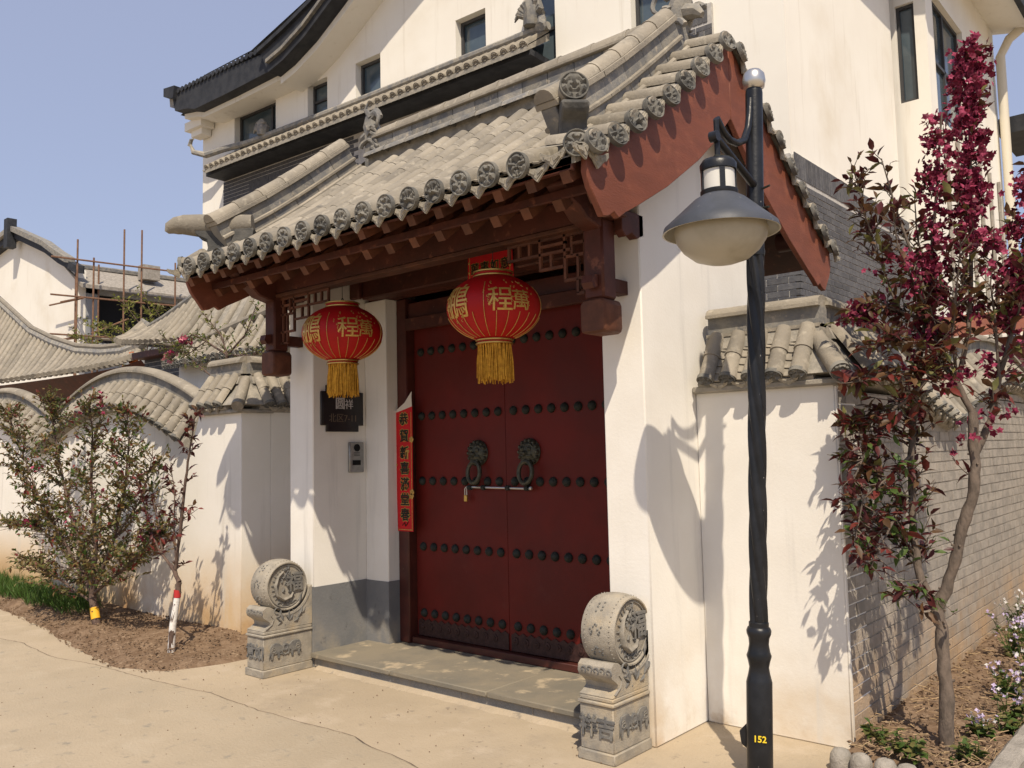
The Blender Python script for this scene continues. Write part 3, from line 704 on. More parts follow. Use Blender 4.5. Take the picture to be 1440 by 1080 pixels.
for x in (BX0+.02, BX1-.026): mb.box((x, yb-.0035, 2.82), (x+.006, yb-.0022, 3.0175))
for x in (BX0+.018, BX1-.022):
    for z in (2.85, 2.90, 2.97): mb.lathe([(.010, 0), (.006, .002)], 7, M=frame(V((x, yb-.003, z)), V((1, 0, 0)), V((0, 0, 1)), V((0, -1, 0))))
mb.build('gold_border', gold, bs)
pq = thing('door_plaque', 'black notched house number plaque reading 7-11 on the white porch wall', 'plaque', (-5.56, 4.35, 1.98))
c0, c1, z0, z1 = 4.155, 4.575, 1.795, 2.165
n_ = .05
P = [(c0+n_, z0), (c1-n_, z0), (c1-n_, z0+n_), (c1, z0+n_), (c1, z1-n_), (c1-n_, z1-n_), (c1-n_, z1), (c0+n_, z1), (c0+n_, z1-n_), (c0, z1-n_), (c0, z0+n_), (c0+n_, z0+n_)]
MB().prism(P, -5.5605, -5.540, ax='x').build('board', plaque_m, pq, bevel=.003)
Q = [(c0+(y-c0)*.94+.012, z0+(z-z0)*.94+.011) for y, z in P]
MB().prism(Q, -5.5398, -5.537, ax='x').build('raised_field', plaque_m, pq, bevel=.001)
Fx = lambda x, y, z: frame(V((x, y, z)), V((0, 1, 0)), V((0, 0, 1)), V((1, 0, 0)))
text('characters', '圆', .10, .003, palech, pq, Fx(-5.5355, 4.335, 2.015), .001); text('characters', '祥', .085, .003, palech, pq, Fx(-5.5355, 4.425, 2.01))
text('house_number', '北区7-11', .075, .003, dimch, pq, Fx(-5.5355, 4.365, 1.90))
ic = thing('intercom', 'small grey metal intercom panel below the black plaque', 'intercom', (-5.56, 4.5, 1.58))
MB().box((-5.5605, 4.425, 1.465), (-5.535, 4.575, 1.71)).build('panel', alu, ic, bevel=.006)
MB().lathe([(.030, 0), (.030, .005), (.022, .008), (.006, .008)], 16, M=frame(V((-5.535, 4.50, 1.665)), V((0, 1, 0)), V((0, 0, 1)), V((1, 0, 0)))).build('camera_lens', blackm, ic)
MB().box((-5.5348, 4.455, 1.525), (-5.531, 4.535, 1.565)).build('name_window', blackm, ic)
for i in range(3): MB().box((-5.5348, 4.47, 1.60+i*.012), (-5.532, 4.53, 1.604+i*.012)).build('grille_bar', frame_m, ic)

# ------------------------------------------------------------------ lanterns
def lantern(x, y, zc, label, hangz, wire):
    t = thing('lantern', label, 'lantern', (x, y, zc), 'red lanterns hanging in the porch')
    RX, RZ, nr = .288, .205, 32
    mb = MB(); rows = []
    for i in range(25):
        ph = -math.pi/2+.33+(math.pi-.66)*i/24
        row = []
        for k in range(nr*3+1):
            a = 2*math.pi*k/(nr*3); q = 1-.010*(1-abs(math.cos(a*nr/2/1)))  # faint gores
            row.append((x+RX*math.cos(ph)*q*math.cos(a), y+RX*math.cos(ph)*q*math.sin(a), zc+RZ*math.sin(ph)))
        rows.append(row)
    mb.sheet(rows).build('body', redcloth, t, 60)
    def ell(a, zz, off=.003): 
        c = math.sqrt(max(0, 1-(zz/RZ)**2)); return V((x+(RX*c+off)*math.cos(a), y+(RX*c+off)*math.sin(a), zc+zz))
    # gold ribs: rising from the lower collar, one full height
    rb0 = rad(-60)
    for k in range(24):
        a = rb0+k*2*math.pi/24; top = -.06 if k % 6 else .12
        pts = [ell(a, zz) for zz in np.linspace(-.185, top, 12)]
        MB().tube(pts, .0022, 5).build('rib', gold, t)
    for zz, r_ in ((.195, .115), (-.195, .105)):
        c = MB().lathe([(r_, -.028), (r_+.004, -.024), (r_, -.01), (r_+.004, 0), (r_, .01), (r_+.004, .024), (r_, .028)], 28, M=Matrix.Translation((x, y, zc+zz))).build('collar', redcloth, t)
        for dz in (-.024, -.004, .022):
            ring = [(x+(r_+.004)*math.cos(a), y+(r_+.004)*math.sin(a), zc+zz+dz) for a in np.linspace(0, 2*math.pi, 29)]
            MB().tube(ring, .0065, 6, caps=False).build('gold_band', brass, c)
    # tassel: many strands hanging in a ring
    mb = MB(); rg = random.Random(2)
    for k in range(150):
        a = rg.uniform(0, 2*math.pi); r_ = rg.uniform(.075, .103); L_ = .235+rg.uniform(-.028, .012)
        p = V((x+r_*math.cos(a), y+r_*math.sin(a), zc-.215)); j = V((rg.uniform(-.013, .013), rg.uniform(-.013, .013), 0))
        mb.tube([p, p+j+V((0, 0, -L_*.5)), p+j*1.3+V((0, 0, -L_))], [.004, .0045, .0035], 4)
    tag(mb.build('tassel', tassel, t, 60, fix=False), kind='stuff')
    # characters wrapped on the body
    cdir = math.atan2(0-y, 0-x)
    for da, ch, sz in ((-.92, '鵬', .215), (.14, '程', .155), (.60, '萬', .13)):
        for off, mt_, ofs, nm in ((.002, gold, .0006, 'character'),):
            me = text_mesh(ch, sz, .002, ofs, maxlen=.02)
            for v_ in me.vertices:
                u, vv, dd = v_.co; zz = vv+(.0 if sz > .2 else .0); c = math.sqrt(max(.02, 1-(zz/RZ)**2)); a = cdir+da+u/(RX*max(c, .6))
                p = ell(a, zz, .0025+dd); v_.co = W[t.name].inverted() @ p
            me.materials.clear(); me.materials.append(mt_); put(bpy.data.objects.new(nm, me), t)
    for da, zz0, ra, n in ((-.92, .0, .26, 30), (.14, .05, .22, 22), (.60, .045, .20, 20)):
        for k in range(n):
            aa = rg.uniform(0, 6.28); rr = ra*rg.uniform(.55, 1.05)*.45; a0 = cdir+da+rr*math.cos(aa)/RX; z0 = zz0+rr*math.sin(aa)*.9
            if abs(z0) > .15: continue
            MB().tube([ell(a0+.035*math.cos(q)*(1-q/7), max(-.17, min(.17, z0+.010*math.sin(q)*(1-q/7))), .003) for q in np.linspace(rg.uniform(0, 2), 5.5, 7)], .0016, 4).build('gold_curl', gold, t)
    MB().tube([(x, y, zc+.20), (x, y, hangz)], .0025, 5).build('hanging_wire', ironstud, t)
    MB().tube([(x-.02, y, zc+.225), (x-.01, y, zc+.25), (x, y, zc+.262), (x+.01, y, zc+.25), (x+.02, y, zc+.225)], .003, 5).build('hook', ironstud, t)
lantern(-4.93, 3.885, 2.478, 'red lantern with gold print in front of the white porch wall, above the plaque', 2.835, 1)
lantern(-3.465, 3.885, 2.478, 'red lantern with gold print in front of the dark red door', 2.835, 1)

# ------------------------------------------------------------------ drum stones
def drum_stone(x0, x1, yf, label, chars):
    t = thing('drum_stone', label, 'drum stone', ((x0+x1)/2, yf+.18, 0), 'carved drum stones beside the gate')
    y1 = 4.082; xm = (x0+x1)/2
    MB().box((x0-.012, yf-.012, .0), (x1+.010, y1, .055)).build('foot_slab', stone, t, bevel=.005)
    MB().box((x0, yf, .055), (x1, y1, .285)).build('plinth', stone, t, bevel=.005)
    MB().box((x0-.010, yf-.010, .285), (x1+.010, y1, .305)).box((x0-.002, yf-.002, .305), (x1+.002, y1, .330)).build('plinth_cap', stone, t, bevel=.006)
    # scroll seat: profile in y-z
    cy, cz, R = yf+.205, .638, .195
    top = [(cy+R*1.02*math.cos(a), cz+R*1.02*math.sin(a)) for a in np.linspace(rad(-8), rad(-128), 14)]
    prof = [(y1, .33), (y1, .62)]+top+[(yf+.10, .475), (yf+.06, .50), (yf+.02, .505), (yf-.005, .485), (yf-.010, .455), (yf+.0, .43), (yf+.03, .41), (yf+.055, .39), (yf+.06, .365), (yf+.03, .345), (yf+.0, .335), (yf+.0, .33)]
    MB().prism(prof, x0, x1, ax='x').build('scroll_seat', stone, t, bevel=.006, seg=2)
    # drum with barrelled rim
    pr = []
    hw = (x1-x0)/2
    for k in range(13):
        u = -1+2*k/12; pr.append((R*(1-.10*u*u)+.0, u*hw))
    inner = [(R*.86, hw-.0), (R*.84, hw-.014), (R*.80, hw-.016), (.001, hw-.014)]
    full = [(a, -b) for a, b in reversed(inner)]+pr+inner
    MD = frame(V((xm, cy, cz)), V((0, 1, 0)), V((0, 0, 1)), V((1, 0, 0)))
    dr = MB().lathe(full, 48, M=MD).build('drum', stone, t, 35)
    # rim bosses
    bs_ = MB().lathe([(.0045, -.003), (.004, .002), (.002, .0045)], 6).mesh('boss', carve2, 40)
    for sgn in (1, -1):
        for k in range(46):
            a = 2*math.pi*k/46; u = sgn*.74; rr = R*(1-.10*u*u); p = MD @ V((rr*math.cos(a), rr*math.sin(a), u*hw))
            nrm = (MD.to_3x3() @ V((math.cos(a), math.sin(a), .1*u))).normalized(); xx = nrm.orthogonal().normalized()
            put(bpy.data.objects.new('boss', bs_), dr, frame(p, xx, nrm.cross(xx), nrm))
    xf = x1-.013
    def yz(pts): return [V((xf+.002, cy+a, cz+b)) for a, b in pts]
    # face rings and dragon curl with the fu character
    MB().tube([V((xf+.002, cy+R*.79*math.cos(a), cz+R*.79*math.sin(a))) for a in np.linspace(0, 2*math.pi, 49)], .004, 6, caps=False).build('face_ring', carve2, dr)
    cr = [(-.03, .11), (-.075, .075), (-.10, .01), (-.085, -.06), (-.03, -.10), (.035, -.085), (.06, -.045)]
    sm = []
    for i in range(len(cr)-1):
        for q in range(5): f = q/5; sm.append((cr[i][0]*(1-f)+cr[i+1][0]*f, cr[i][1]*(1-f)+cr[i+1][1]*f))
    MB().tube(yz(sm), [.012+.012*math.sin(math.pi*i/len(sm)) for i in range(len(sm))], 8, flat=.5).build('carved_dragon', carve2, dr)
    mb = MB()
    for i in range(0, len(sm), 2):
        a_ = sm[i]; d_ = V((a_[0], a_[1])).normalized(); mb.tube(yz([(a_[0]+d_.x*.012, a_[1]+d_.y*.012), (a_[0]+d_.x*.034, a_[1]+d_.y*.034)]), [.005, .002], 5)
    for k, (a, b) in enumerate(((-.02, .12), (.015, .125), (.03, .10), (0, .09), (-.01, .06), (.02, .05), (-.04, .03), (.01, .02), (-.02, -.02), (.02, -.04), (-.035, .06))):
        aa = k*1.3; mb.tube(yz([(a, b), (a+.022*math.cos(aa), b+.022*math.sin(aa)), (a+.03*math.cos(aa+.8), b+.03*math.sin(aa+.8))]), [.009, .007, .003], 6)
    for k in range(4):
        cx_ = -.06+.045*k; mb.tube(yz([(cx_+.02*math.cos(q), -.125+.012*(k == 1 or k == 2)*-1+.012*math.sin(q)) for q in np.linspace(0, 5, 9)]), .004, 5)
    tag(mb.build('carved_scrolls', carve, dr), kind='stuff')
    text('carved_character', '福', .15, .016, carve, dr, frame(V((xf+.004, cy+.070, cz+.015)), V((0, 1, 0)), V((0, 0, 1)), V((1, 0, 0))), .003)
    # rosette and lotus on the drum's front curve
    mb = MB()
    for da, kind in ((2.35, 'r'), (2.98, 'l'), (-2.7, 'l')):
        for k in range(12):
            if kind == 'r': u = .42*math.cos(k*1.05)*(.35+.65*(k % 3)/2); v_ = .16*math.sin(k*1.05)*(.35+.65*(k % 3)/2)
            else: u = -.45+.9*k/11; v_ = .12*math.sin(k*.9)
            a = da+v_; rr = R*(1-.10*u*u)+.001; p = MD @ V((rr*math.cos(a), rr*math.sin(a), u*hw*.8)); q = k*.9
            a2 = a+.035*math.sin(q); u2_ = u+.12*math.cos(q); rr2 = R*(1-.1*u2_*u2_)+.001; p2 = MD @ V((rr2*math.cos(a2), rr2*math.sin(a2), u2_*hw*.8))
            mb.tube([p, (p+p2)/2, p2], [.006, .006, .003], 5)
    mb.build('carved_flower', carve, dr, 50)
    # leaves and curls on the seat side
    def side(pts, r_, nm, mt_=carve, fl=.5): MB().tube([V((x1+.001, yf+a, b)) for a, b in pts], r_, 7, flat=fl).build(nm, mt_, t)
    side([(.115+.035*math.cos(a)*(1-a/9), .462+.035*math.sin(a)*(1-a/9)) for a in np.linspace(-1.6, 5.2, 16)], .006, 'carved_curl')
    rim = [(cy-yf+R*1.09*math.cos(a), cz+R*1.09*math.sin(a)) for a in np.linspace(rad(-22), rad(-118), 14)]; side(rim, .006, 'carved_rim', carve2)
    side([(.02, .345), (.07, .375), (.085, .41), (.06, .44)], .006, 'carved_rim', carve2)
    mb = MB()
    for a, b, l, th, wd in ((.17, .39, .065, 1.9, .014), (.16, .38, .07, 2.5, .018), (.22, .385, .075, 1.57, .013), (.22, .385, .065, .9, .012), (.22, .385, .065, 2.2, .012), (.26, .37, .06, .5, .014), (.30, .40, .09, 1.1, .018), (.31, .50, .08, 1.3, .015), (.33, .42, .06, .9, .012), (.12, .365, .05, .8, .01), (.14, .43, .05, 1.4, .01)):
        p0 = V((x1+.001, yf+a, b)); d = V((0, math.cos(th), math.sin(th))); mb.tube([p0, p0+d*l*.45, p0+d*l], [.004, wd, .001], 7, flat=.4)
    # flat= squashes towards the face
    for a, b in ((.19, .47), (.255, .455), (.165, .47), (.27, .405), (.185, .36)): mb.lathe([(.005, 0), (.003, .003)], 6, M=frame(V((x1+.001, yf+a, b)), V((0, 1, 0)), V((0, 0, 1)), V((1, 0, 0))))
    mb.build('carved_leaves', carve, t, 50)
    # two elephants with a coin between them
    El = [(-.055, -.045), (-.045, .0), (-.05, .02), (-.035, .045), (0, .052), (.03, .048), (.042, .035), (.055, .028), (.062, .005), (.058, -.02), (.068, -.03), (.06, -.036), (.050, -.025), (.046, -.005), (.035, -.01), (.032, -.05), (.016, -.05), (.014, -.018), (-.018, -.018), (-.022, -.05), (-.04, -.05), (-.042, -.02)]
    for ce, s in ((.10, 1), (.27, -1)):
        pts = [(yf+ce+a*s*1.05, .178+b*1.12) for a, b in El]
        e_ = MB().prism(pts, x1+.0003, x1+.009, ax='x').build('carved_elephant', carve, t, bevel=.003)
        for dz, wv in ((.0, .018), (.018, .012)): MB().tube([V((x1+.010, yf+ce-.02*s+wv*math.cos(a), .182+dz+wv*.6*math.sin(a))) for a in np.linspace(0, 6.28, 10)], .0025, 5).build('saddle_line', carve2, e_)
    MB().lathe([(.028, 0), (.028, .008), (.018, .010), (.012, .006), (.001, .006)], 18, M=frame(V((x1+.0003, yf+.186, .195)), V((0, 1, 0)), V((0, 0, 1)), V((1, 0, 0)))).build('carved_coin', carve, t)
    MB().tube([V((x1+.003, yf+.14+.02*k, .15+.01*math.sin(k*2))) for k in range(6)], .005, 5).build('carved_ribbon', carve, t)
    # front: cloud scroll on the volute and two characters on the plinth
    mb = MB()
    for k in range(5):
        cx_ = x0+.035+.04*k
        mb.tube([V((cx_+.018*math.cos(q)*(1-q/8), yf-.009, .462+.016*math.sin(q)*(1-q/8)+.006*(k % 2))) for q in np.linspace(-1, 4.5, 10)], .0045, 5)
    mb.build('carved_cloud', carve, t)
    for i, ch in enumerate(chars):
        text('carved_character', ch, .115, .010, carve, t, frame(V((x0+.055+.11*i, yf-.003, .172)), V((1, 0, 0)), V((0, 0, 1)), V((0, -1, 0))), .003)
drum_stone(-2.785, -2.575, 3.735, 'carved grey drum stone right of the door, by the lamp post', '祥吉')
drum_stone(-5.79, -5.575, 3.655, 'carved grey drum stone left of the door, by the soil strip', '意如')

# ------------------------------------------------------------------ courtyard walls with tiled copings
discS = [disc_mesh(.050, .02, s).mesh('tile_disc', tile_end, 35) for s in (2, 7)]
dripS = drip_mesh(.115, .065).mesh('drip_tile', tile_drip, 30)
CT = half_tube(.205, .050, 8, .004).mesh('cover_tile', tile, 60)
CP = pan_tile(.075, .085).mesh('pan_tile', tile, 60)
def coping(par, O, u, n, s0, s1, zr, drop, half, sp=.145, over=.13, cap=True, both=False, fan=0.0, lim=None):
    """tiled coping over a wall. O: point on wall centre line, u along, n outward; zr(s): ridge top height; tiles fall from zr-.2 to zr-drop"""
    u = V(u); n = V(n); O = V(O)
    ns = max(2, int(round((s1-s0)/sp))); ss = [s0+(s1-s0)*(i+.5)/ns for i in range(ns)]
    run = half+over
    sides = [n, -n] if both else [n]
    for sd_ in sides:
        for i, s in enumerate(ss):
            zt = zr(s)-.185; zb = zr(s)-drop; p0 = O+u*s+sd_*.045+V((0, 0, zt-O.z)); p1 = O+u*s+sd_*run+V((0, 0, zb-O.z))
            y = (p1-p0).normalized(); dz = (zr(s+.02)-zr(s-.02))/.04
            xx = V((u.x, u.y, dz)).normalized(); zz = xx.cross(y)
            if zz.z < 0: xx = -xx; zz = xx.cross(y)
            zz.normalize(); xx = y.cross(zz)
            L = (p1-p0).length; m = 2
            for k in range(m):
                M = frame(p0+y*L*k/m+zz*.012, xx, y, zz) @ Matrix.Scale(L/m/.205*1.02, 4, (0, 1, 0)) @ Matrix.Rotation(rng.uniform(-.03, .03), 4, 'Z')
                put(bpy.data.objects.new('cover_tile', CT), par, M)
            put(bpy.data.objects.new('tile_disc', rng.choice(discS)), par, frame(p1+zz*.018+y*.008, xx, y, zz) @ Matrix.Rotation(rng.uniform(-.3, .3), 4, 'Y'))
            if i < len(ss)-1:
                sm_ = s+sp/2; zt = zr(sm_)-.185; zb = zr(sm_)-drop
                q0 = O+u*sm_+sd_*.045+V((0, 0, zt-O.z)); q1 = O+u*sm_+sd_*run+V((0, 0, zb-O.z)); yy = (q1-q0).normalized(); LL = (q1-q0).length
                for k in range(6):
                    put(bpy.data.objects.new('pan_tile', CP), par, frame(q0+yy*LL*k/6+zz*.004, xx, yy, zz) @ Matrix.Scale(LL/6/.075*1.04, 4, (0, 1, 0)))
                put(bpy.data.objects.new('drip_tile', dripS), par, frame(q1+V((0, 0, -.006)), xx, (yy+sd_).normalized(), xx.cross((yy+sd_).normalized()) if xx.cross((yy+sd_).normalized()).z > 0 else -xx.cross((yy+sd_).normalized())))
    # ridge: bed, course, cap built in short lengths
    N = max(1, int((s1-s0)/.28))
    for k in range(N):
        a = s0+(s1-s0)*k/N; b = s0+(s1-s0)*(k+1)/N
        def sweep(prof, nm, mt_, bev=0.0):
            mb = MB(); A = []; ms = 3
            for j in range(ms+1):
                s = a+.001+(b-a-.002)*j/ms; A.append([O+u*s+n*c+V((0, 0, zr(s)+h-O.z)) for c, h in prof+[prof[0]]])
            mb.sheet(A); m_ = len(prof); 
            mb.add(A[0][:-1], [tuple(range(m_))]); mb.add(A[-1][:-1], [tuple(range(m_))])
            mb.build(nm, mt_, par, 40)
        sweep([(-.10, -.26), (-.06, -.17), (.06, -.17), (.10, -.26)], 'coping_bed', mortar)
        sweep([(-.045, -.17), (-.045, -.065), (.045, -.065), (.045, -.17)], 'ridge_panel', tile_dark)
        sweep([(-.075, -.185), (-.075, -.165), (.075, -.165), (.075, -.185)], 'ridge_course', tile)
        sweep([(-.08, -.065), (-.08, -.045), (.08, -.045), (.08, -.065)], 'ridge_course', tile)
        sweep([(.075*math.cos(q), -.045+.045*math.sin(q)) for q in np.linspace(0, math.pi, 9)], 'ridge_cap', tile)
    # under-tile bed on the wall head
    mb = MB(); A = []
    for s in np.linspace(s0, s1, max(3, int((s1-s0)/.15))):
        prof = [(run-.02, -drop-.012), (run-.03, -drop-.035), (half-.0, -drop-.06), (-half, -drop-.06), (-run+.03, -drop-.035), (-run+.02, -drop-.012), (-.04, -.20), (.04, -.20), (run-.02, -drop-.012)]
        A.append([O+u*s+n*c+V((0, 0, zr(s)+h-O.z)) for c, h in prof])
    mb.sheet(A); mb.add(A[0][:-1], [tuple(range(8))]); mb.add(A[-1][:-1], [tuple(range(8))]); mb.build('tile_bed', mortar, par, 40)

def brickwork(par, O, u, n, s0, s1, z0, z1, L, H, jt, m, name, limit, th=.012, top=None, soldier=None, jit=.002):
    """proud bricks on a wall face; the nearest `limit` are single parts, the rest one joined part"""
    u = V(u); n = V(n); O = V(O); items = []; r = 0; z = z0
    while z+H <= z1+1e-6:
        s = s0-(0 if r % 2 == 0 else (L+jt)/2)
        while s < s1:
            a, b = max(s, s0), min(s+L, s1); s += L+jt
            if b-a < .03: continue
            if top and top((a+b)/2) < z+H: continue
            items.append((a, b, z, H))
        z += H+jt; r += 1
    if soldier:
        a = soldier[0]
        while a+.055 < soldier[1]: items.append((a, a+.055, soldier[2], soldier[3]-soldier[2])); a += .064
    items.sort(key=lambda q: (O+u*q[0]+V((0, 0, q[2]-O.z))-CAM).length)
    unit = MB().box((0, 0, -.02), (1, 1, 1))
    me = bpy.data.meshes.get(m.name+'_unit') or MB().box((0, 0, 0), (1, 1, 1)).mesh(m.name+'_unit', m, 0)
    def MM(q):
        a, b, zz, hh = q; f = frame(O+u*a+V((0, 0, zz-O.z))-n*.002, u, V((0, 0, 1)), n)
        if f.to_3x3().determinant() < 0: f = frame(O+u*b+V((0, 0, zz-O.z))-n*.002, -u, V((0, 0, 1)), n)
        return f @ Matrix.Diagonal((b-a, hh, th+rng.uniform(-jit, jit), 1))
    for q in items[:limit]: put(bpy.data.objects.new(name, me), par, MM(q))
    mb = MB()
    for q in items[limit:]: mb.box((0, 0, 0), (1, 1, 1), MM(q))
    if items[limit:]: tag(mb.build('far_'+name+'s', m, par, 0, fix=True), kind='stuff')

# right wall: plastered end facing the street, brick side
rw = thing('courtyard_wall', 'white rendered courtyard wall with brick side and tiled coping, right of the gate', 'wall', (-2.1, 4.8, 0))
XB = -1.695
MB().prism([(XR+.001, 0), (XB-.012, 0), (XB-.012, 1.93), (XR+.001, 1.93)], 4.667, 4.98, ax='y').build('street_face', plaster, rw, bevel=.006)
MB().box((XB-.32, 4.981, 0), (XB-.012, 16, 1.90)).build('side_core', sjoint, rw)
MB().box((XB-.0118, 4.668, 0), (XB-.004, 4.69, 1.92)).build('plaster_edge', plaster, rw)
def zside(y):   # ridge height along the side wall
    if y < 6.3: return 2.46-.16*(max(0, (y-5.4)/.9)**2)
    c = 8.45; t_ = (y-c)/2.05
    k = ((y-6.90) % 4.1)/4.1
    return 2.20+.38*math.sin(math.pi*k)**.8 if y > 6.9 else 2.30-.10*(y-6.3)/.6
brickwork(rw, (XB-.012, 0, 0), (0, 1, 0), (1, 0, 0), 4.70, 12.5, .03, 2.2, .235, .062, .010, sbrick, 'brick', 290, th=.0065, top=lambda s: zside(s)-.50, jit=.002)
coping(rw, (-2.2, 4.82, 0), (1, 0, 0), (0, -1, 0), -.30, .40, lambda s: 2.45, .46, .15, over=.075)
coping(rw, (XB-.165, 4.8, 0), (0, 1, 0), (1, 0, 0), .05, 7.5, lambda s: zside(4.8+s), .46, .15, sp=.155, over=.09)
# corner hip roll and its end tile
def corner_fill(par, rx, ry, rz_, cx, cy, cz, L):
    n = 1
    MB().add([(rx, ry, rz_), (cx, cy, cz), (cx-L, cy, cz), (rx-L*.4, ry, rz_), (cx, cy+L, cz), (rx, ry+L*.4, rz_), (rx, ry, rz_-.3), (cx-L, ry, cz-.03)], [(0, 3, 2, 1), (0, 1, 4, 5), (1, 2, 7), (1, 7, 4)]).build('corner_bed', mortar, par, 0)
corner_fill(rw, XB-.165, 4.82, 2.27, XB+.055, 4.60, 1.992, .26)
hd = V((1, -1, 0)).normalized()
p0 = V((XB-.16, 4.80, 2.24)); p1 = V((XB+.055, 4.575, 1.995)); y = (p1-p0).normalized(); xx = y.cross(V((0, 0, 1))).normalized()
MB().tube([p0, (p0+p1)/2+V((0, 0, -.005)), p1], [.046, .05, .053], 12).build('corner_tile', tile, rw)
put(bpy.data.objects.new('tile_disc', discS[0]), rw, frame(p1+y*.01, xx, y, xx.cross(y)) @ Matrix.Scale(1.08, 4))
MB().box((XR+.001, 4.615, 1.925), (XB+.03, 4.98, 1.965)).build('coping_bed', mortar, rw, bevel=.01)

# left wall: wavy coping
lw = thing('courtyard_wall', 'long white courtyard wall with wavy tiled coping, left of the gate', 'wall', (-9, 4.3, 0))
YL = 4.20
def zleft(x):
    if x > -7.45: return 2.53
    k = ((-7.55-x) % 3.5)/3.5
    z = 2.17+.45*math.sin(math.pi*k)**.85
    if x > -7.62: z = 2.53+(2.17-2.53)*(-7.45-x)/.17
    return z
# wall body with wavy top
A = []; xs_ = list(np.arange(-30, -7.6, .12))+[-7.6, -7.45, -7.44, -6.75]
pts = [(x, 0) for x in (-30, -6.75)]+[(x, max(1.7, zleft(x)-.5)) for x in reversed(xs_)]
MB().prism(pts, YL, YL+.30, ax='y').build('street_face', plaster_l, lw, bevel=.004)
MB().box((-7.05, YL+.301, 0), (-6.75, 5.0, 2.03)).build('return_face', plaster_l, lw, bevel=.004)
MB().box((-7.0, 5.001, 0), (-5.872, 5.25, 2.03)).build('link_face', plaster_l, lw)
coping(lw, (-6.9, YL+.15, 0), (-1, 0, 0), (0, -1, 0), .0, .55, lambda s: 2.53, .46, .15, over=.085)
coping(lw, (-6.9, YL+.15, 0), (-1, 0, 0), (0, -1, 0), .72, 9.3, lambda s: zleft(-6.9-s), .45, .15, sp=.15, over=.10)
coping(lw, (-6.9, YL+.15, 0), (0, 1, 0), (1, 0, 0), .0, .80, lambda s: 2.53, .46, .15, over=.085)
p0 = V((-6.90, YL+.14, 2.31)); p1 = V((-6.655, YL-.10, 2.05)); MB().tube([p0, (p0+p1)/2, p1], [.046, .05, .053], 12).build('corner_tile', tile, lw)
MB().box((-7.45, YL-.05, 2.0), (-6.70, YL+.31, 2.035)).build('coping_bed', mortar, lw, bevel=.01)

corner_fill(lw, -6.90, YL+.15, 2.35, -6.665, YL-.085, 2.072, .26)
# ------------------------------------------------------------------ street lamp
lt = V((-1.815, 4.07, 3.52)); lb = V((-1.925, 4.02, 0))
lp = thing('street_lamp', 'black street lamp with twisted post and wide shade in front of the white wall', 'street lamp', tuple(lb))
def la(z): return lb+(lt-lb)*(z/3.52)
# straight base with mouldings
prof = [(.068, 0), (.068, .03), (.062, .035), (.062, .46), (.058, .475), (.052, .50), (.047, .53), (.053, .56), (.060, .585), (.053, .605), (.047, .64), (.050, .67), (.058, .69), (.060, .705), (.054, .72), (.048, .725), (.048, .745), (.043, .75)]
Ml = frame(lb, V((1, 0, 0)), V((0, 1, 0)), V((0, 0, 1)))
ax_z = (lt-lb).normalized(); ax_x = ax_z.orthogonal().normalized(); ax_x = V((1, 0, 0)); ax_x = (ax_x-ax_z*ax_x.dot(ax_z)).normalized(); ML = frame(lb, ax_x, ax_z.cross(ax_x), ax_z)
MB().lathe(prof, 24, M=ML).build('post_base', blackpaint, lp)
rows = []
for i in range(90):
    z = .75+i*(2.56-.75)/89; row = []
    for k in range(61):
        a = 2*math.pi*k/60; r_ = .040*(1+.26*abs(math.cos(2.5*(a+z*4.6)))-.13); row.append(ML @ V((r_*math.cos(a), r_*math.sin(a), z)))
    rows.append(row)
MB().sheet(rows).build('twisted_post', blackpaint, lp, 60)
MB().lathe([(.046, 2.56), (.048, 2.58), (.044, 2.60), (.043, 3.40), (.040, 3.42)], 20, M=ML).build('upper_post', greypaint if False else blackpaint, lp)
MB().lathe([(.020, 3.41), (.052, 3.43), (.058, 3.465), (.052, 3.50), (.034, 3.52), (.01, 3.528)], 24, M=ML).build('ball_finial', steel, lp, 70)
px_, py_ = -1.825, 4.06
cv = [(4.035, 3.36), (4.02, 3.28), (3.995, 3.20), (3.94, 3.12), (3.86, 3.085), (3.78, 3.08), (3.72, 3.10), (3.655, 3.15)]
MB().tube([(px_, y_, z_) for y_, z_ in cv], .018, 10).build('curved_arm', blackpaint, lp)
MB().tube([(px_, 4.07, 2.90), (px_, 3.62, 3.06)], .020, 10).build('straight_arm', blackpaint, lp)
MB().tube([(px_-.02, 3.625, 3.055), (px_+.02, 3.625, 3.055)], .026, 12).build('arm_knuckle', blackpaint, lp)
MB().tube([(px_, 3.65, 3.14), (px_, 3.65, 2.93)], .014, 8).build('drop_rod', blackpaint, lp)
MB().tube([(px_-.03, 4.07, 2.885), (px_+.075, 4.05, 2.90)], .006, 6).tube([(px_-.07, 3.66, 2.95), (px_, 3.63, 2.965), (px_+.06, 3.65, 2.95)], .005, 6).tube([(px_-.01, 4.07, 2.80), (px_+.07, 4.04, 2.79)], .006, 6).build('bolt', ironstud, lp)
HX, HY = px_, 3.65
MH = Matrix.Translation((HX, HY, 0))
MB().lathe([(.084, 2.895), (.086, 2.925), (.072, 2.945), (.03, 2.958), (.01, 2.96)], 24, M=MH).build('cap', blackpaint, lp)
MB().lathe([(.074, 2.80), (.074, 2.893)], 24, M=MH).build('window_cylinder', white_pl, lp)
for k in range(4):
    a = rad(-50)+k*math.pi/2; MB().box((-.012, .068, 2.797), (.012, .081, 2.897), MH @ Matrix.Rotation(a, 4, 'Z')).build('window_bar', blackpaint, lp)
MB().lathe([(.084, 2.775), (.087, 2.785), (.087, 2.798), (.072, 2.799)], 24, M=MH).build('neck_ring', blackpaint, lp)
sh = [(.083, 2.777), (.12, 2.755), (.17, 2.71), (.22, 2.665), (.262, 2.628), (.270, 2.600), (.262, 2.600), (.255, 2.622), (.215, 2.655), (.165, 2.70), (.115, 2.745), (.08, 2.765)]
